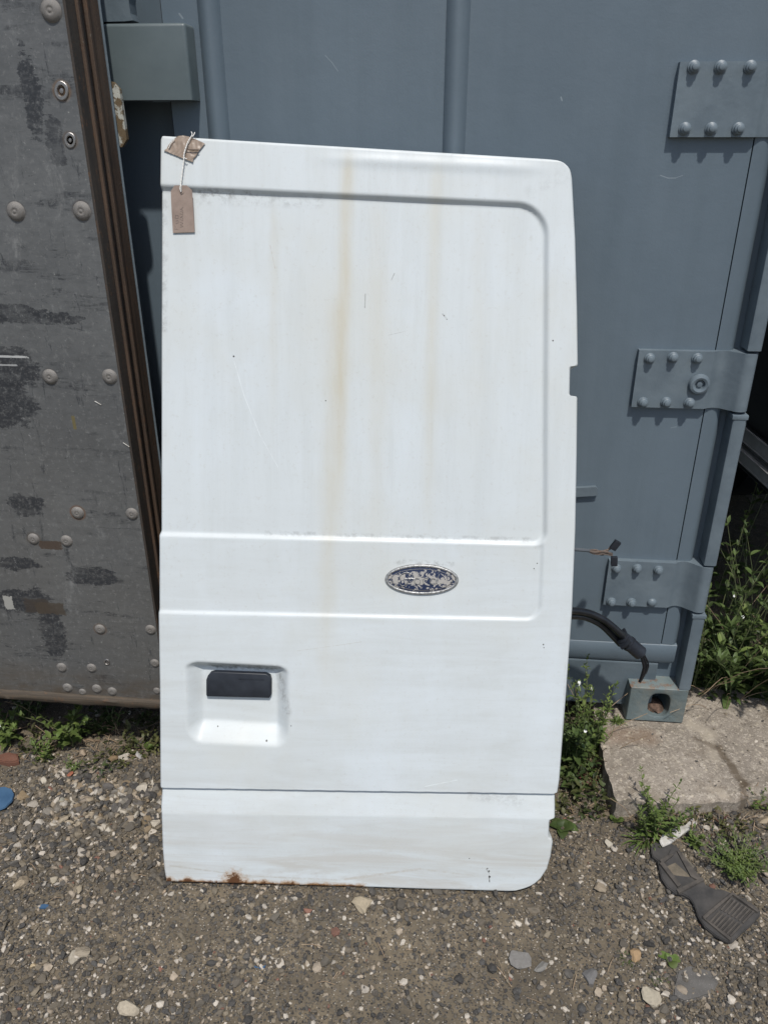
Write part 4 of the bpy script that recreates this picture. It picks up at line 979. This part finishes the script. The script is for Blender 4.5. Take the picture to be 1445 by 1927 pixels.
def scatter(n, x0, x1, y0, y1, r0, r1, pw, seed, dens=None):
    rg = np.random.default_rng(seed); x = rg.uniform(x0, x1, n); y = rg.uniform(y0, y1, n)
    if dens is not None: k = rg.uniform(0, 1, n) < dens(x, y); x, y = x[k], y[k]
    ok = ~((x > .43) & (y > 1.48 + .14 * (x - .44))); x, y = x[ok], y[ok]; n = len(x)
    r = r0 * (r1 / r0) ** (rg.uniform(0, 1, n) ** pw)
    pos = np.stack([x, y, gz(x, y) + r * rg.uniform(.05, .6, n)], 1)
    ci = rg.choice(len(PAL), n, p=PW / PW.sum()); col = PAL[ci] * rg.uniform(.75, 1.25, (n, 1)); return pos, r, col
def dens(x, y):
    d = sm(.36, .60, fbm(x, y, 3.2, 3, 41)); rocky = np.maximum(sm(-.55, -.85, x) , sm(.35, .6, x)); rocky = np.maximum(rocky, sm(1.0, .85, y) * .8)
    return np.clip(.28 + .6 * d + .5 * rocky, 0, 1)
P1 = scatter(62000, -1.15, 1.15, .72, 1.62, .0014, .0048, 1.6, 1, dens)
P2 = scatter(27000, -1.2, 1.25, .70, 1.65, .0035, .0080, 1.7, 2, dens)
P3 = scatter(1500, -1.2, 1.25, .70, 1.6, .0075, .0125, 1.8, 3, dens)
P4 = scatter(9000, -1.7, 1.9, .15, 2.1, .004, .011, 2.0, 4)
left = scatter(900, -1.15, -.60, 1.22, 1.56, .006, .013, 1.6, 6)
clus = scatter(190, -1.02, -.62, 1.36, 1.53, .0085, .0145, 1.3, 8); clus = (clus[0], clus[1], np.array([(.46, .41, .33), (.34, .28, .2), (.42, .38, .32), (.2, .18, .15), (.11, .10, .09), (.25, .19, .12)])[np.random.default_rng(3).integers(0, 6, len(clus[1]))])
VV_, FF_, CC_ = [], [], []; off = 0
for (pos, r, col), (bs, fc_), sdn in ((P1, (I1, F1), 11), (P2, (I1, F1), 12), (P3, (I2, F2), 13), (P4, (I1, F1), 14), (left, (I2, F2), 15), (clus, (I2, F2), 16)):
    a_, b_, c2_ = stones(pos, r, bs, fc_, col, .78, sdn); VV_.append(a_); FF_.append(b_ + off); CC_.append(c2_); off += len(a_)
gv = link('gravel', fast_mesh('gravel', np.concatenate(VV_), [np.concatenate(FF_)], False, np.concatenate(CC_)), STONE)
tag(gv, 'loose mixed grey, brown and cream gravel strewn over the dirt', 'gravel', kind='stuff')
rg9 = np.random.default_rng(9); n9 = 420; x9 = rg9.uniform(.47, 1.4, n9); y9 = rg9.uniform(1.56, 1.95, n9); k9 = ~((x9 < .70) & (y9 > 1.79)); x9, y9 = x9[k9], y9[k9]; r9 = .0012 * 4 ** rg9.uniform(0, 1, len(x9)) ** 2.2
a9, b9, c9 = stones(np.stack([x9, y9, np.full(len(x9), .0915)], 1), r9, I1, F1, PAL[rg9.choice(len(PAL), len(x9), p=PW / PW.sum())] * 1.3, .6, 19)
tag(link('slab_grit', fast_mesh('slab_grit', a9, [b9], False, c9), STONE), 'loose grit and broken chips scattered on the concrete slab', 'grit', kind='stuff')
# stones one can point at
BIG = [(1147, 1586, 11, (.44, .40, .32), 'cream angular stone on the bare dirt right of the white door'),
       (1131, 1668, 12, (.30, .245, .175), 'tan flat stone on bare dirt left of the black rubber piece'),
       (1105, 1770, 9, (.48, .42, .33), 'small round cream stone in the gravel below the tan flat stone'),
       (680, 1705, 17, (.36, .30, .21), 'large tan stone just in front of the middle of the white door'),
       (975, 1803, 17, (.20, .19, .175), 'oblong pale grey stone near the bottom right of the gravel'),
       (1110, 1838, 17, (.15, .145, .14), 'grey angular stone left of the flat grey slate piece'),
       (1018, 1823, 13, (.21, .20, .18), 'knobbly light grey stone beside the oblong grey one'),
       (1196, 1801, 17, (.36, .24, .13), 'orange-brown sandstone lump near the little round-leaved plant'),
       (1228, 1882, 15, (.42, .37, .28), 'beige lumpy stone below the orange-brown sandstone'),
       (43, 1664, 20, (.36, .29, .20), 'broad beige stone low in the gravel at the left edge'),
       (101, 1654, 10, (.40, .35, .26), 'beige stone right of the broad beige stone at the left'),
       (148, 1673, 10, (.36, .30, .21), 'tapered tan stone between the beige stone and the door'),
       (138, 1802, 12, (.42, .37, .29), 'pale square stone of the touching pair at lower left'),
       (158, 1790, 13, (.32, .27, .20), 'darker tan stone of the touching pair at lower left'),
       (64, 1815, 9, (.46, .36, .22), 'yellowish oval stone left of the touching pair'),
       (247, 1897, 14, (.42, .36, .27), 'cream wedge stone near the bottom edge, left of centre'),
       (118, 1507, 11, (.29, .275, .22), 'greenish grey egg-shaped stone in the stony strip at left'),
       (83, 1469, 10, (.48, .43, .34), 'cream broken stone at the top of the stony strip at left'),
       (158, 1417, 12, (.36, .28, .20), 'flat tan stone beneath the weeds by the grey panel'),
       (45, 1495, 12, (.27, .20, .12), 'brown flint beside the blue plastic disc'),
       (214, 1428, 12, (.23, .16, .09), 'brown stone in the cluster below the grey panel'),
       (236, 1424, 13, (.48, .43, .36), 'long cream stone standing in the cluster below the grey panel'),
       (134, 1455, 10, (.32, .11, .06), 'orange-red brick fragment in the stony strip'),
       (262, 1420, 11, (.44, .42, .40), 'pale flaky stone next to the weed by the door edge'),
       (1434, 1545, 13, (.36, .29, .2), 'tan stone at the right edge beyond the white plastic strip'),
       (310, 1677, 8, (.42, .32, .22), 'small tan stone at the rusty bottom left corner of the door'),
       (551, 1893, 0, (0, 0, 0), '')]
for i, (x, y, r, c, lab) in enumerate(BIG):
    if not r: continue
    p = onZ(x, y, .012)
    for _ in range(3): p = onZ(x, y, float(gz(p[0], p[1])) + .006)
    p[2] = gz(p[0], p[1]) + r * .00118 * .45
    bs = I2 * (1 + (vnoise(I2[:, 0] * 3 + i, I2[:, 1] * 3 + I2[:, 2] * 2, 1.1, i)[:, None] - .5) * .3)
    a_, b_, c2_ = stones(np.array([[0, 0, 0.]]), np.array([r * .00128]), bs, F2, np.array([c]), .6, 100 + i)
    o = link('loose_stone', fast_mesh('loose_stone', a_, [b_], False, c2_), STONE); o.location = p
    tag(o, lab, 'stone', 'loose stones lying on the gravel')
# flat slate piece, brick lumps
def flat_piece(name, px, z, th, mat, lab, cat, col=None, group=None, bev=.003, rough=.003):
    P = [onZ(x, y, z) for x, y in px]; c = np.mean(P, 0); c[2] = gz(c[0], c[1])
    bm = bmesh.new(); vs = [bm.verts.new((p[0] - c[0], p[1] - c[1], 0)) for p in P]; f = bm.faces.new(vs)
    r = bmesh.ops.extrude_face_region(bm, geom=[f]); bmesh.ops.translate(bm, verts=[v for v in r['geom'] if isinstance(v, bmesh.types.BMVert)], vec=(0, 0, th))
    bmesh.ops.recalc_face_normals(bm, faces=bm.faces)
    bmesh.ops.bevel(bm, geom=[e for e in bm.edges if all(v.co.z > th * .5 for v in e.verts)], offset=bev, segments=2, affect='EDGES')
    bmesh.ops.triangulate(bm, faces=[f for f in bm.faces if len(f.verts) > 4])
    for _ in range(3): bmesh.ops.subdivide_edges(bm, edges=[e for e in bm.edges if e.calc_length() > .012], cuts=1); bmesh.ops.triangulate(bm, faces=bm.faces)
    for v in bm.verts:
        if v.co.z > th * .3: v.co.z += (float(vnoise(v.co.x, v.co.y, 60, 3)) - .5) * rough
    bm.verts.index_update(); V = np.array([v.co for v in bm.verts]); Fc = [np.array([[v.index for v in f.verts] for f in bm.faces if len(f.verts) == k]).reshape(-1, k) for k in (3, 4)]; bm.free()
    me = fast_mesh(name, V, Fc, True, np.tile(np.array(col if col else (.2, .2, .2)), (len(V), 1))); me.set_sharp_from_angle(angle=math.radians(40))
    o = link(name, me, mat); o.location = c; tag(o, lab, cat, group); return o
flat_piece('slate_piece', [(1276, 1820), (1300, 1812), (1325, 1818), (1350, 1822), (1352, 1845), (1340, 1866), (1318, 1874), (1290, 1880), (1266, 1872), (1268, 1848)], .012, .007, STONE, 'flat grey slate piece half sunk in gravel at lower right', 'slate', (.125, .118, .108), rough=.007)
flat_piece('brick_fragment', [(-4, 1420), (12, 1415), (34, 1418), (36, 1432), (18, 1436), (-4, 1432)], .012, .016, STONE, 'red-orange brick fragment among the weeds at the left edge', 'brick', (.16, .07, .045), rough=.006)
flat_piece('blue_scrap', [(62, 1707), (70, 1700), (84, 1698), (93, 1700), (90, 1705), (74, 1706)], .012, .004, BLUE, 'torn scrap of dark blue plastic in gravel at the left', 'plastic scrap', bev=.001, rough=.004)
flat_piece('blue_scrap', [(477, 1808), (485, 1811), (496, 1809), (500, 1807), (497, 1812), (486, 1814), (478, 1811)], .012, .003, BLUE, 'thin curved blue plastic sliver in front of the white door', 'plastic scrap', bev=.0007, rough=.001)

# blue plastic disc at the left edge
dc = onZ(-8, 1500, .02); R_ = abs(onZ(22, 1502, .02)[0] - dc[0])
ds = thing('plastic_disc', 'blue scalloped plastic disc lying on gravel at the left edge', 'disc', (dc[0], dc[1], gz(dc[0], dc[1])))
n = 72; mb = MB(); ringp = [(R_ * (1 + .018 * math.cos(12 * 2 * math.pi * k / n)) * math.cos(2 * math.pi * k / n), R_ * (1 + .018 * math.cos(12 * 2 * math.pi * k / n)) * math.sin(2 * math.pi * k / n)) for k in range(n)]
V = [(x, y, .011) for x, y in ringp] + [(x * .97, y * .97, .0155) for x, y in ringp] + [(x * .15, y * .15, .0165) for x, y in ringp]
mb.add(V, [(k, (k + 1) % n, n + (k + 1) % n, n + k) for k in range(n)] + [(n + k, n + (k + 1) % n, 2 * n + (k + 1) % n, 2 * n + k) for k in range(n)] + [tuple(range(n))[::-1], tuple(range(2 * n, 3 * n))])
mb.build('disc_body', BLUE, ds, True, local=True)
hm = MB(); hm.lathe([(.006, .0168), (.006, .0185), (.0045, .019)], (.002, 0, 0), (0, 0, 1), 12); hm.build('centre_plug', BLACK, ds, local=True)

# ------------------------------------------------------------------ black rubber piece
MATD = simple('dusty_rubber', (.045, .04, .035), (.095, .082, .068), 45, .85, 0, .5, .001)
out = [(1222, 1592), (1232, 1588), (1246, 1592), (1262, 1590), (1273, 1596), (1284, 1612), (1297, 1632), (1312, 1650), (1322, 1656), (1326, 1668), (1345, 1676), (1362, 1678), (1390, 1690), (1412, 1702), (1429, 1717), (1428, 1726), (1410, 1745), (1390, 1762), (1376, 1776), (1366, 1775), (1345, 1764), (1325, 1748), (1312, 1728), (1305, 1706), (1296, 1693), (1284, 1686), (1270, 1684), (1254, 1672), (1243, 1655), (1240, 1640), (1236, 1622), (1226, 1614)]
c0 = onZ(1320, 1680, .03); mz = float(gz(c0[0], c0[1]))
rm = thing('rubber_mat', 'black ribbed rubber mat piece lying on the gravel beside the large green mound of leaves', 'rubber mat', (c0[0], c0[1], mz + .006))
zz0 = mz + .008
def gp(x, y, z):
    o_ = z - mz; p = onZ(x, y, z)
    for _ in range(4): p = onZ(x, y, float(gz(p[0], p[1])) + o_ + .002)
    return tuple(p)
bm = bmesh.new(); vs = [bm.verts.new(gp(x, y, zz0)) for x, y in out]; f = bm.faces.new(vs)
r = bmesh.ops.extrude_face_region(bm, geom=[f]); bmesh.ops.translate(bm, verts=[v for v in r['geom'] if isinstance(v, bmesh.types.BMVert)], vec=(0, 0, .006)); topv = set(v for v in r['geom'] if isinstance(v, bmesh.types.BMVert))
bmesh.ops.recalc_face_normals(bm, faces=bm.faces); bmesh.ops.bevel(bm, geom=[e for e in bm.edges if all(v in topv for v in e.verts)], offset=.0018, segments=2, affect='EDGES')
MB().bm(bm).build('base', MATR, rm, True, angle=40)
zt_ = zz0 + .006
def raised(poly, h, name, mat=MATR): MB().prism([gp(x, y, zt_ - .0005) for x, y in poly], (0, 0, h)).build(name, mat, rm)
A_, B_, C_, D_ = np.array((1328, 1740.)), np.array((1372, 1690.)), np.array((1374, 1768.)), np.array((1421, 1718.))
for i in range(7):
    t = (i + .3) / 7; a = A_ + (C_ - A_) * t; b = B_ + (D_ - B_) * t; dn = (C_ - A_) / 7 * .5
    bow = np.array((2.5, -2.0))
    for s0, s1 in ((.03, .47), (.53, .97)):
        q0 = a + (b - a) * s0; q1 = a + (b - a) * s1
        raised([q0, q1, q1 + dn, q0 + dn], .0065, 'tread_rib', MATD)
rim = [(1322, 1728), (1376, 1683), (1426, 1716), (1424, 1722), (1377, 1689), (1328, 1732)]
raised([(1320, 1728), (1376, 1682), (1378, 1686), (1325, 1733)], .0065, 'ridge', MATD); raised([(1376, 1682), (1427, 1717), (1424, 1720), (1377, 1687)], .0065, 'ridge', MATD); raised([(1320, 1730), (1326, 1732), (1376, 1769), (1372, 1773)], .0065, 'ridge', MATD)
raised([(1272, 1604), (1280, 1608), (1318, 1656), (1312, 1660), (1298, 1652)], .0065, 'ridge', MATD); raised([(1240, 1628), (1246, 1624), (1280, 1668), (1274, 1672)], .0065, 'ridge', MATD)
raised([(1240, 1622), (1262, 1609), (1266, 1612), (1245, 1628)], .0065, 'ridge', MATD); raised([(1272, 1678), (1320, 1654), (1324, 1659), (1276, 1684)], .0065, 'ridge', MATD)
raised([(1252, 1632), (1274, 1622), (1297, 1650), (1278, 1660)], .0012, 'worn_pad', simple('dusty_pad', (.10, .085, .062), (.17, .14, .10), 60, .9)); raised([(1278, 1606), (1284, 1606), (1306, 1632), (1300, 1636)], .0012, 'worn_pad', simple('dusty_pad_edge', (.09, .08, .062), (.15, .13, .10), 60, .9))
raised([(1262, 1600), (1270, 1604), (1262, 1616), (1256, 1612)], .005, 'stud')

# white plastic strip
wpts = [(1241, 1578), (1248, 1565), (1262, 1556), (1290, 1548), (1308, 1531), (1316, 1539), (1308, 1550), (1284, 1566), (1262, 1582), (1247, 1588)]
flat_piece('plastic_strip', wpts, .055, .006, WPLAS, 'crumpled off-white plastic strip lying between the slab and the black rubber mat', 'plastic strip', bev=.0015, rough=.010).location.z += .010


# ------------------------------------------------------------------ plants
class Leaves:
    def __init__(s): s.V = []; s.F = []; s.C = []; s.n = 0
    def leaf(s, p, d, up, L, w, droop=.3, rows=5, tone=1.0, shape='lance', fold=.25):
        d = d / np.linalg.norm(d); sd_ = np.cross(d, up); nn = np.linalg.norm(sd_)
        if nn < 1e-4: sd_ = np.cross(d, np.array([1, 0, 0.])); nn = np.linalg.norm(sd_)
        sd_ /= nn; nrm = np.cross(sd_, d); P = []
        for i in range(rows):
            t = i / (rows - 1)
            if shape == 'lance': ww = w * (math.sin(math.pi * t ** .75) ** .9 + .04)
            elif shape == 'oval': ww = w * (max(0, 1 - (2 * t - 1.15) ** 2) ** .5 * (1 if t > .12 else .3) + .03)
            else: ww = w * (1 - t) ** .5 + w * .05
            if i == rows - 1: ww = w * .03
            c = p + d * (L * t) - np.array([0, 0, 1.0]) * droop * L * t * t
            P += [c - sd_ * ww + nrm * ww * fold, c, c + sd_ * ww + nrm * ww * fold]
        s.V += P; b = s.n
        for i in range(rows - 1):
            a = b + i * 3; s.F += [(a, a + 1, a + 4, a + 3), (a + 1, a + 2, a + 5, a + 4)]
        s.n += len(P); s.C += [(tone, tone, tone)] * len(P)
    def build(s, name, mat, parent, root):
        Mi = ROOT[root].inverted(); o_ = np.array(Mi.translation)
        V = np.array(s.V) + o_; me = fast_mesh(name, V, [np.array(s.F)], True, np.array(s.C)); return link(name, me, mat, parent)
UP = np.array([0, 0, 1.0])
def weed(name, label, base, height, stems, leaf, width, mat=LEAF, spread=.35, flowers=0, pairs=7, shape='lance', group=None, cat='weed', dry=0, lean=(0, 0), seed=0, rad=.02, side=0):
    rg = random.Random(seed); base = np.array(base, float); t = thing(name, label, cat, base, group=group)
    lv = Leaves(); st = MB(); fl = []; dr = MB()
    for s_ in range(stems):
        a = rg.uniform(0, 6.283); h = height * rg.uniform(.55, 1); b = base + np.array([math.cos(a), math.sin(a), 0]) * rad * rg.uniform(0, 1)
        dx = math.cos(a) * spread * h * rg.uniform(.3, 1) + lean[0] * h; dy = math.sin(a) * spread * h * rg.uniform(.3, 1) + lean[1] * h
        P = [b + np.array([dx * k * k, dy * k * k, h * (k - .12 * k * k * (1 if spread > .5 else .3))]) + np.array([rg.uniform(-1, 1), rg.uniform(-1, 1), 0]) * .004 * (k > 0) for k in np.linspace(0, 1, 6)]
        st.tube(P, [.0017, .0015, .0013, .0011, .0009, .0005], 5)
        az = rg.uniform(0, 6.28)
        for k in range(pairs):
            tpos = .12 + .85 * k / max(1, pairs - 1); i = min(4, int(tpos * 5)); f_ = tpos * 5 - i; p = P[i] * (1 - f_) + P[i + 1] * f_
            az += 1.57 + rg.uniform(-.4, .4); sz = leaf * (1.05 - .55 * tpos) * rg.uniform(.7, 1.15)
            for sgn in (0, math.pi):
                el = rg.uniform(.1, .8) + .5 * tpos; d = np.array([math.cos(az + sgn) * math.cos(el), math.sin(az + sgn) * math.cos(el), math.sin(el)])
                lv.leaf(p, d, UP, sz, width * sz / leaf, rg.uniform(.15, .6), 5, rg.uniform(.6, 1.25), shape)
        for k in range(3):
            az2 = rg.uniform(0, 6.28); lv.leaf(P[-1], np.array([math.cos(az2) * .5, math.sin(az2) * .5, .9]), UP, leaf * .4, width * .4, .1, 4, rg.uniform(.9, 1.35), shape)
        if s_ < flowers:
            p = P[-1] + np.array([rg.uniform(-.01, .01), rg.uniform(-.012, 0), rg.uniform(.002, .012)]); fl_d = np.array([0, -.75, .5]); fm = []
            for k in range(5):
                q = 2 * math.pi * k / 5 + rg.uniform(-.15, .15); e1 = np.array([1, 0, 0.]); e2 = np.array([0, .55, .83]); pd = e1 * math.cos(q) + e2 * math.sin(q)
                tip = p + pd * .0046; w = np.cross(pd, fl_d); w = w / np.linalg.norm(w) * .0018
                fm.append((p, p + pd * .003 + w, tip, p + pd * .003 - w))
            V = [q_ for f_ in fm for q_ in f_]; c_ = V[0] - fl_d * .0015; V = [c_ if k % 4 == 0 else q_ for k, q_ in enumerate(V)]
            W_ = [c_] + [q_ for k, q_ in enumerate(V) if k % 4]; fl.append((W_, [(0, 1 + 3 * k, 2 + 3 * k, 3 + 3 * k) for k in range(5)]))
    for k in range(dry):
        a = rg.uniform(0, 6.28); L_ = height * rg.uniform(.4, 1.1); p = base + np.array([rg.uniform(-1, 1), rg.uniform(-1, 1), 0]) * rad
        e_ = p + np.array([math.cos(a) * L_ * .6, math.sin(a) * L_ * .5, L_ * rg.uniform(.3, .9)]); mid = (p + e_) / 2 + np.array([0, 0, L_ * .1])
        dr.tube(cr_pts([p, mid, e_], 4), .0009, 4)
    st.build('stem', STEM, t, True); lv.build('foliage', mat, t, t)
    for a_, b_ in fl: MB().add(a_, b_).build('flower', PETAL, t)
    if dr.V: dr.build('dry_stalk', TWIG, t)
    return t
def rosette(name, label, base, n, L, w, mat=LEAF, shape='lance', lift=.35, seed=0, group=None, droop=.55, layers=3, cat='weed'):
    rg = random.Random(seed); base = np.array(base, float); t = thing(name, label, cat, base, group=group); lv = Leaves()
    for k in range(n):
        a = 2.4 * k + rg.uniform(-.3, .3); ly = k / n; el = lift + ly * .9 * rg.uniform(.7, 1.1); l = L * (1.05 - .55 * ly) * rg.uniform(.75, 1.1)
        lv.leaf(base + np.array([math.cos(a), math.sin(a), 0]) * .004 + UP * .003, np.array([math.cos(a) * math.cos(el), math.sin(a) * math.cos(el), math.sin(el)]), UP, l, w * rg.uniform(.8, 1.15), droop * rg.uniform(.6, 1.2), 6, rg.uniform(.65, 1.25), shape)
    lv.build('foliage', mat, t, t); return t
def tuft(name, label, base, n, L, mat=LEAF, seed=0, group=None, rad=.02, w=.0018, cat='grass tuft'):
    rg = random.Random(seed); base = np.array(base, float); t = thing(name, label, cat, base, group=group); lv = Leaves()
    for k in range(n):
        a = rg.uniform(0, 6.28); el = rg.uniform(.5, 1.4); r = rad * rg.uniform(0, 1)
        lv.leaf(base + np.array([math.cos(a) * r, math.sin(a) * r, 0]), np.array([math.cos(a) * math.cos(el), math.sin(a) * math.cos(el), math.sin(el)]), UP, L * rg.uniform(.5, 1.1), w, rg.uniform(.3, .8), 5, rg.uniform(.6, 1.3), 'blade')
    lv.build('foliage', mat, t, t); return t
def gpt(x, y, z=None):
    p = onZ(x, y, .0)
    for _ in range(4): p = onZ(x, y, float(gz(p[0], p[1])))
    return p
def yx(x, y, Y):
    """foot of a plant at depth Y whose stem crosses pixel (x, y)"""
    p = onY(x, y, Y); return np.array([p[0], p[1], float(gz(p[0], p[1]))])
GL = 'weeds growing under the grey panel'
weed('leafy_weed', 'broad-leaved bright green weed under the middle of the grey panel', yx(128, 1400, 1.66), .15, 9, .052, .010, LEAF, .7, 0, 6, 'lance', GL, lean=(0, -.35), seed=1, rad=.03, dry=2)
weed('leafy_weed', 'green weed at the far left under the grey panel', yx(14, 1400, 1.65), .13, 9, .048, .009, LEAF, .8, 1, 6, 'lance', GL, lean=(0, -.3), seed=2, rad=.03, dry=4)
weed('leafy_weed', 'small yellow-green weed in front of the grey panel, above the brick-red shard', yx(80, 1418, 1.59), .06, 6, .022, .005, LEAF, 1.0, 0, 6, 'oval', GL, seed=3, rad=.03, dry=5)
weed('leafy_weed', 'fine-leaved low weed above the orange brick fragment', yx(128, 1432, 1.56), .04, 6, .015, .0024, LEAF, .9, 0, 7, 'lance', GL, seed=4, rad=.015)
weed('leafy_weed', 'dim green weed with dry stalks at the right end under the grey panel', yx(215, 1372, 1.74), .10, 6, .03, .005, LEAFD, .9, 0, 6, 'lance', GL, seed=5, rad=.04, dry=9)
rosette('seedling', 'small lobed green plant touching the left edge of the white door', gpt(282, 1412), 10, .035, .009, LEAF, 'oval', .8, 6)
weed('leafy_weed', 'dark weed in the shade behind the far left weed', yx(50, 1380, 1.75), .14, 8, .04, .006, LEAFD, .6, 0, 6, 'lance', GL, seed=7, rad=.06, dry=4)
GR = 'weeds between the white door and the slab'
weed('flowering_weed', 'tall white-flowered weed between the white door and the container', yx(1104, 1370, 1.74), .32, 18, .040, .0062, LEAF, .24, 4, 9, 'lance', GR, seed=11, rad=.04, dry=8, lean=(-.06, -.05))
weed('flowering_weed', 'greyish leafy weed close to the edge of the white door', yx(1080, 1400, 1.70), .24, 16, .050, .010, LEAFD, .35, 2, 7, 'lance', GR, seed=12, rad=.04, dry=3, lean=(0, -.2))
rosette('leafy_weed', 'broad coarse leaves low against the door edge, beside the slab', yx(1085, 1440, 1.62), 12, .075, .014, LEAFD, 'lance', .5, 13, GR)
weed('reddish_weed', 'low reddish weed on the dirt between door and slab', gpt(1112, 1478), .05, 9, .018, .004, LEAFR, 1.1, 0, 6, 'oval', GR, seed=14, rad=.03, dry=5)
weed('leafy_weed', 'low bright green weed beside the reddish one', gpt(1128, 1468), .05, 5, .025, .006, LEAF, .8, 0, 5, 'lance', GR, seed=15, rad=.02)
weed('dry_weed', 'brown dried weed stems at the back left corner of the slab', yx(1120, 1400, 1.70), .17, 4, .012, .002, LEAFR, .5, 0, 6, 'lance', GR, seed=16, rad=.02, dry=16)
p = onZ(1160, 1358, .09); tuft('grass_tuft', 'small fine tuft on the slab left of the corner casting', p, 60, .03, seed=17, rad=.012)
rosette('seedling', 'upright two-leaved seedling at the front left corner of the slab', gpt(1156, 1548), 5, .038, .010, LEAF, 'oval', 1.0, 18)
rosette('seedling', 'dark green leaf cluster by the notch of the white door', gpt(1058, 1560), 9, .05, .014, LEAFD, 'lance', .3, 19)
weed('leafy_weed', 'tall green weed in front of the slab, left of the white plastic strip', gpt(1230, 1568), .14, 16, .034, .0042, LEAF, .45, 0, 9, 'lance', seed=20, rad=.035, dry=5)
tuft('grass_tuft', 'green grassy tuft at the foot of the slab left of the white strip', gpt(1215, 1580), 110, .055, seed=21, rad=.035, w=.0022)
weed('leafy_weed', 'small weed growing beside the right end of the white plastic strip', gpt(1300, 1592), .055, 6, .028, .0045, LEAF, .6, 0, 5, 'lance', seed=22, rad=.012)
weed('leafy_weed', 'thin small weed at the front of the slab near the right edge', gpt(1425, 1520), .06, 5, .018, .004, LEAF, .7, 0, 5, 'lance', seed=23, rad=.02, dry=12)
tuft('dry_grass', 'thin dry straw-coloured stalks in front of the slab at right', gpt(1355, 1548), 0 or 20, .05, LEAFR, seed=24, rad=.06, cat='dry grass')
weed('rosette_weed', 'large dense green mound of narrow leaves at the right edge above the ribbed rubber', gpt(1386, 1636), .062, 60, .024, .0026, LEAF, 1.35, 0, 7, 'lance', seed=25, rad=.03)
rosette('seedling', 'tiny plant with four rounded leaves above the flat slate piece', gpt(1258, 1808), 5, .026, .0095, LEAF, 'oval', .35, 26)
tuft('moss_tuft', 'dull green moss tuft above the flat slate piece', gpt(1180, 1805), 90, .010, LEAFD, seed=27, rad=.022, w=.001, cat='moss')
tuft('moss_tuft', 'dull green moss patch left of the slate piece', gpt(1238, 1850), 90, .010, LEAFD, seed=28, rad=.022, w=.001, cat='moss')
# undergrowth right of the container
GB = 'plants overgrowing the gap right of the container'
weed('flowering_bush', 'white-flowered green bush nearest the container post', (.79, 2.03, 0), .62, 22, .058, .0090, LEAFD, .30, 6, 8, 'lance', GB, 'bush', seed=31, rad=.10, dry=16)
weed('flowering_bush', 'taller white-flowered bush beneath the trailer rail', (.98, 2.08, 0), .78, 26, .062, .0095, LEAFD, .34, 6, 9, 'lance', GB, 'bush', seed=32, rad=.15, dry=16)
weed('leafy_bush', 'dark fern-like bush low behind the slab at right', (.93, 2.03, 0), .42, 34, .11, .013, LEAFD, .6, 0, 8, 'lance', GB, 'bush', seed=33, rad=.12, lean=(.0, -.15))
weed('leafy_bush', 'green bush at the right edge drooping over the slab', (1.08, 2.00, 0), .45, 34, .09, .012, LEAF, .6, 0, 7, 'lance', GB, 'bush', seed=34, rad=.10, lean=(-.1, -.2))
weed('leafy_bush', 'small low fringe of leaves behind the slab by the casting', (.76, 2.01, .02), .24, 34, .034, .0055, LEAFD, .45, 0, 8, 'lance', GB, 'bush', seed=35, rad=.09, dry=6)
weed('leafy_bush', 'shaded bush deep in the gap behind the others', (.95, 2.5, 0), .75, 14, .08, .012, LEAFD, .4, 0, 8, 'lance', GB, 'bush', seed=36, rad=.22)
# low tangled ground cover along the bases
gc = Leaves(); rg = random.Random(77)
for (x0, x1, Y0, Y1, n, hmax, sz) in ((-1.20, -.60, 1.60, 1.84, 1500, .07, .020), (-1.15, -.80, 1.52, 1.62, 260, .03, .015), (.22, .43, 1.50, 1.84, 900, .08, .020), (.46, .95, 1.44, 1.52, 420, .03, .016), (.72, 1.25, 2.0, 2.25, 900, .10, .03)):
    for k in range(n):
        x, y = rg.uniform(x0, x1), rg.uniform(Y0, Y1)
        if vnoise(x, y, 16, 66) < .45: continue
        if x > .43 and y > 1.49 + .14 * (x - .44) and y < 1.99: continue
        a = rg.uniform(0, 6.28); el = rg.uniform(-.1, 1.1); L_ = sz * rg.uniform(.5, 1.4)
        gc.leaf(np.array([x, y, float(gz(x, y)) + rg.uniform(0, 1) ** 2 * hmax + .002]), np.array([math.cos(a) * math.cos(el), math.sin(a) * math.cos(el), math.sin(el)]), UP, L_, L_ * rg.uniform(.12, .26), rg.uniform(.1, .6), 4, rg.uniform(.4, 1.2))
me = fast_mesh('ground_cover', np.array(gc.V), [np.array(gc.F)], True, np.array(gc.C)); o = link('ground_cover', me, M_leaf('cover_leaf', (.045, .075, .022), (.13, .125, .05), 9)); tag(o, 'low tangled green and brown ground cover along the foot of the container and panel', 'ground cover', kind='stuff')
# litter of dead stalks and leaves around the weeds
lt = MB(); rg = random.Random(50)
for (x0, x1, y0, y1, n) in ((0, 290, 1365, 1440, 160), (1060, 1160, 1360, 1540, 130), (1170, 1440, 1515, 1570, 110), (900, 1300, 1820, 1900, 8), (60, 260, 1600, 1720, 8), (300, 800, 1740, 1860, 6)):
    for k in range(n):
        p = gpt(rg.uniform(x0, x1), rg.uniform(y0, y1)); a = rg.uniform(0, 3.14); L_ = rg.uniform(.012, .05)
        if p[0] > .43 and p[1] > 1.50: continue
        q = p + np.array([math.cos(a), math.sin(a), 0]) * L_; 
        lt.tube([p + UP * rg.uniform(.002, .008), (p + q) / 2 + UP * rg.uniform(.004, .014), q + UP * rg.uniform(.001, .008)], rg.uniform(.0004, .0011), 4)
o = lt.build('dead_stalks', TWIG); tag(o, 'scattered dry brown stalks and plant litter on the ground', 'plant litter', kind='stuff')
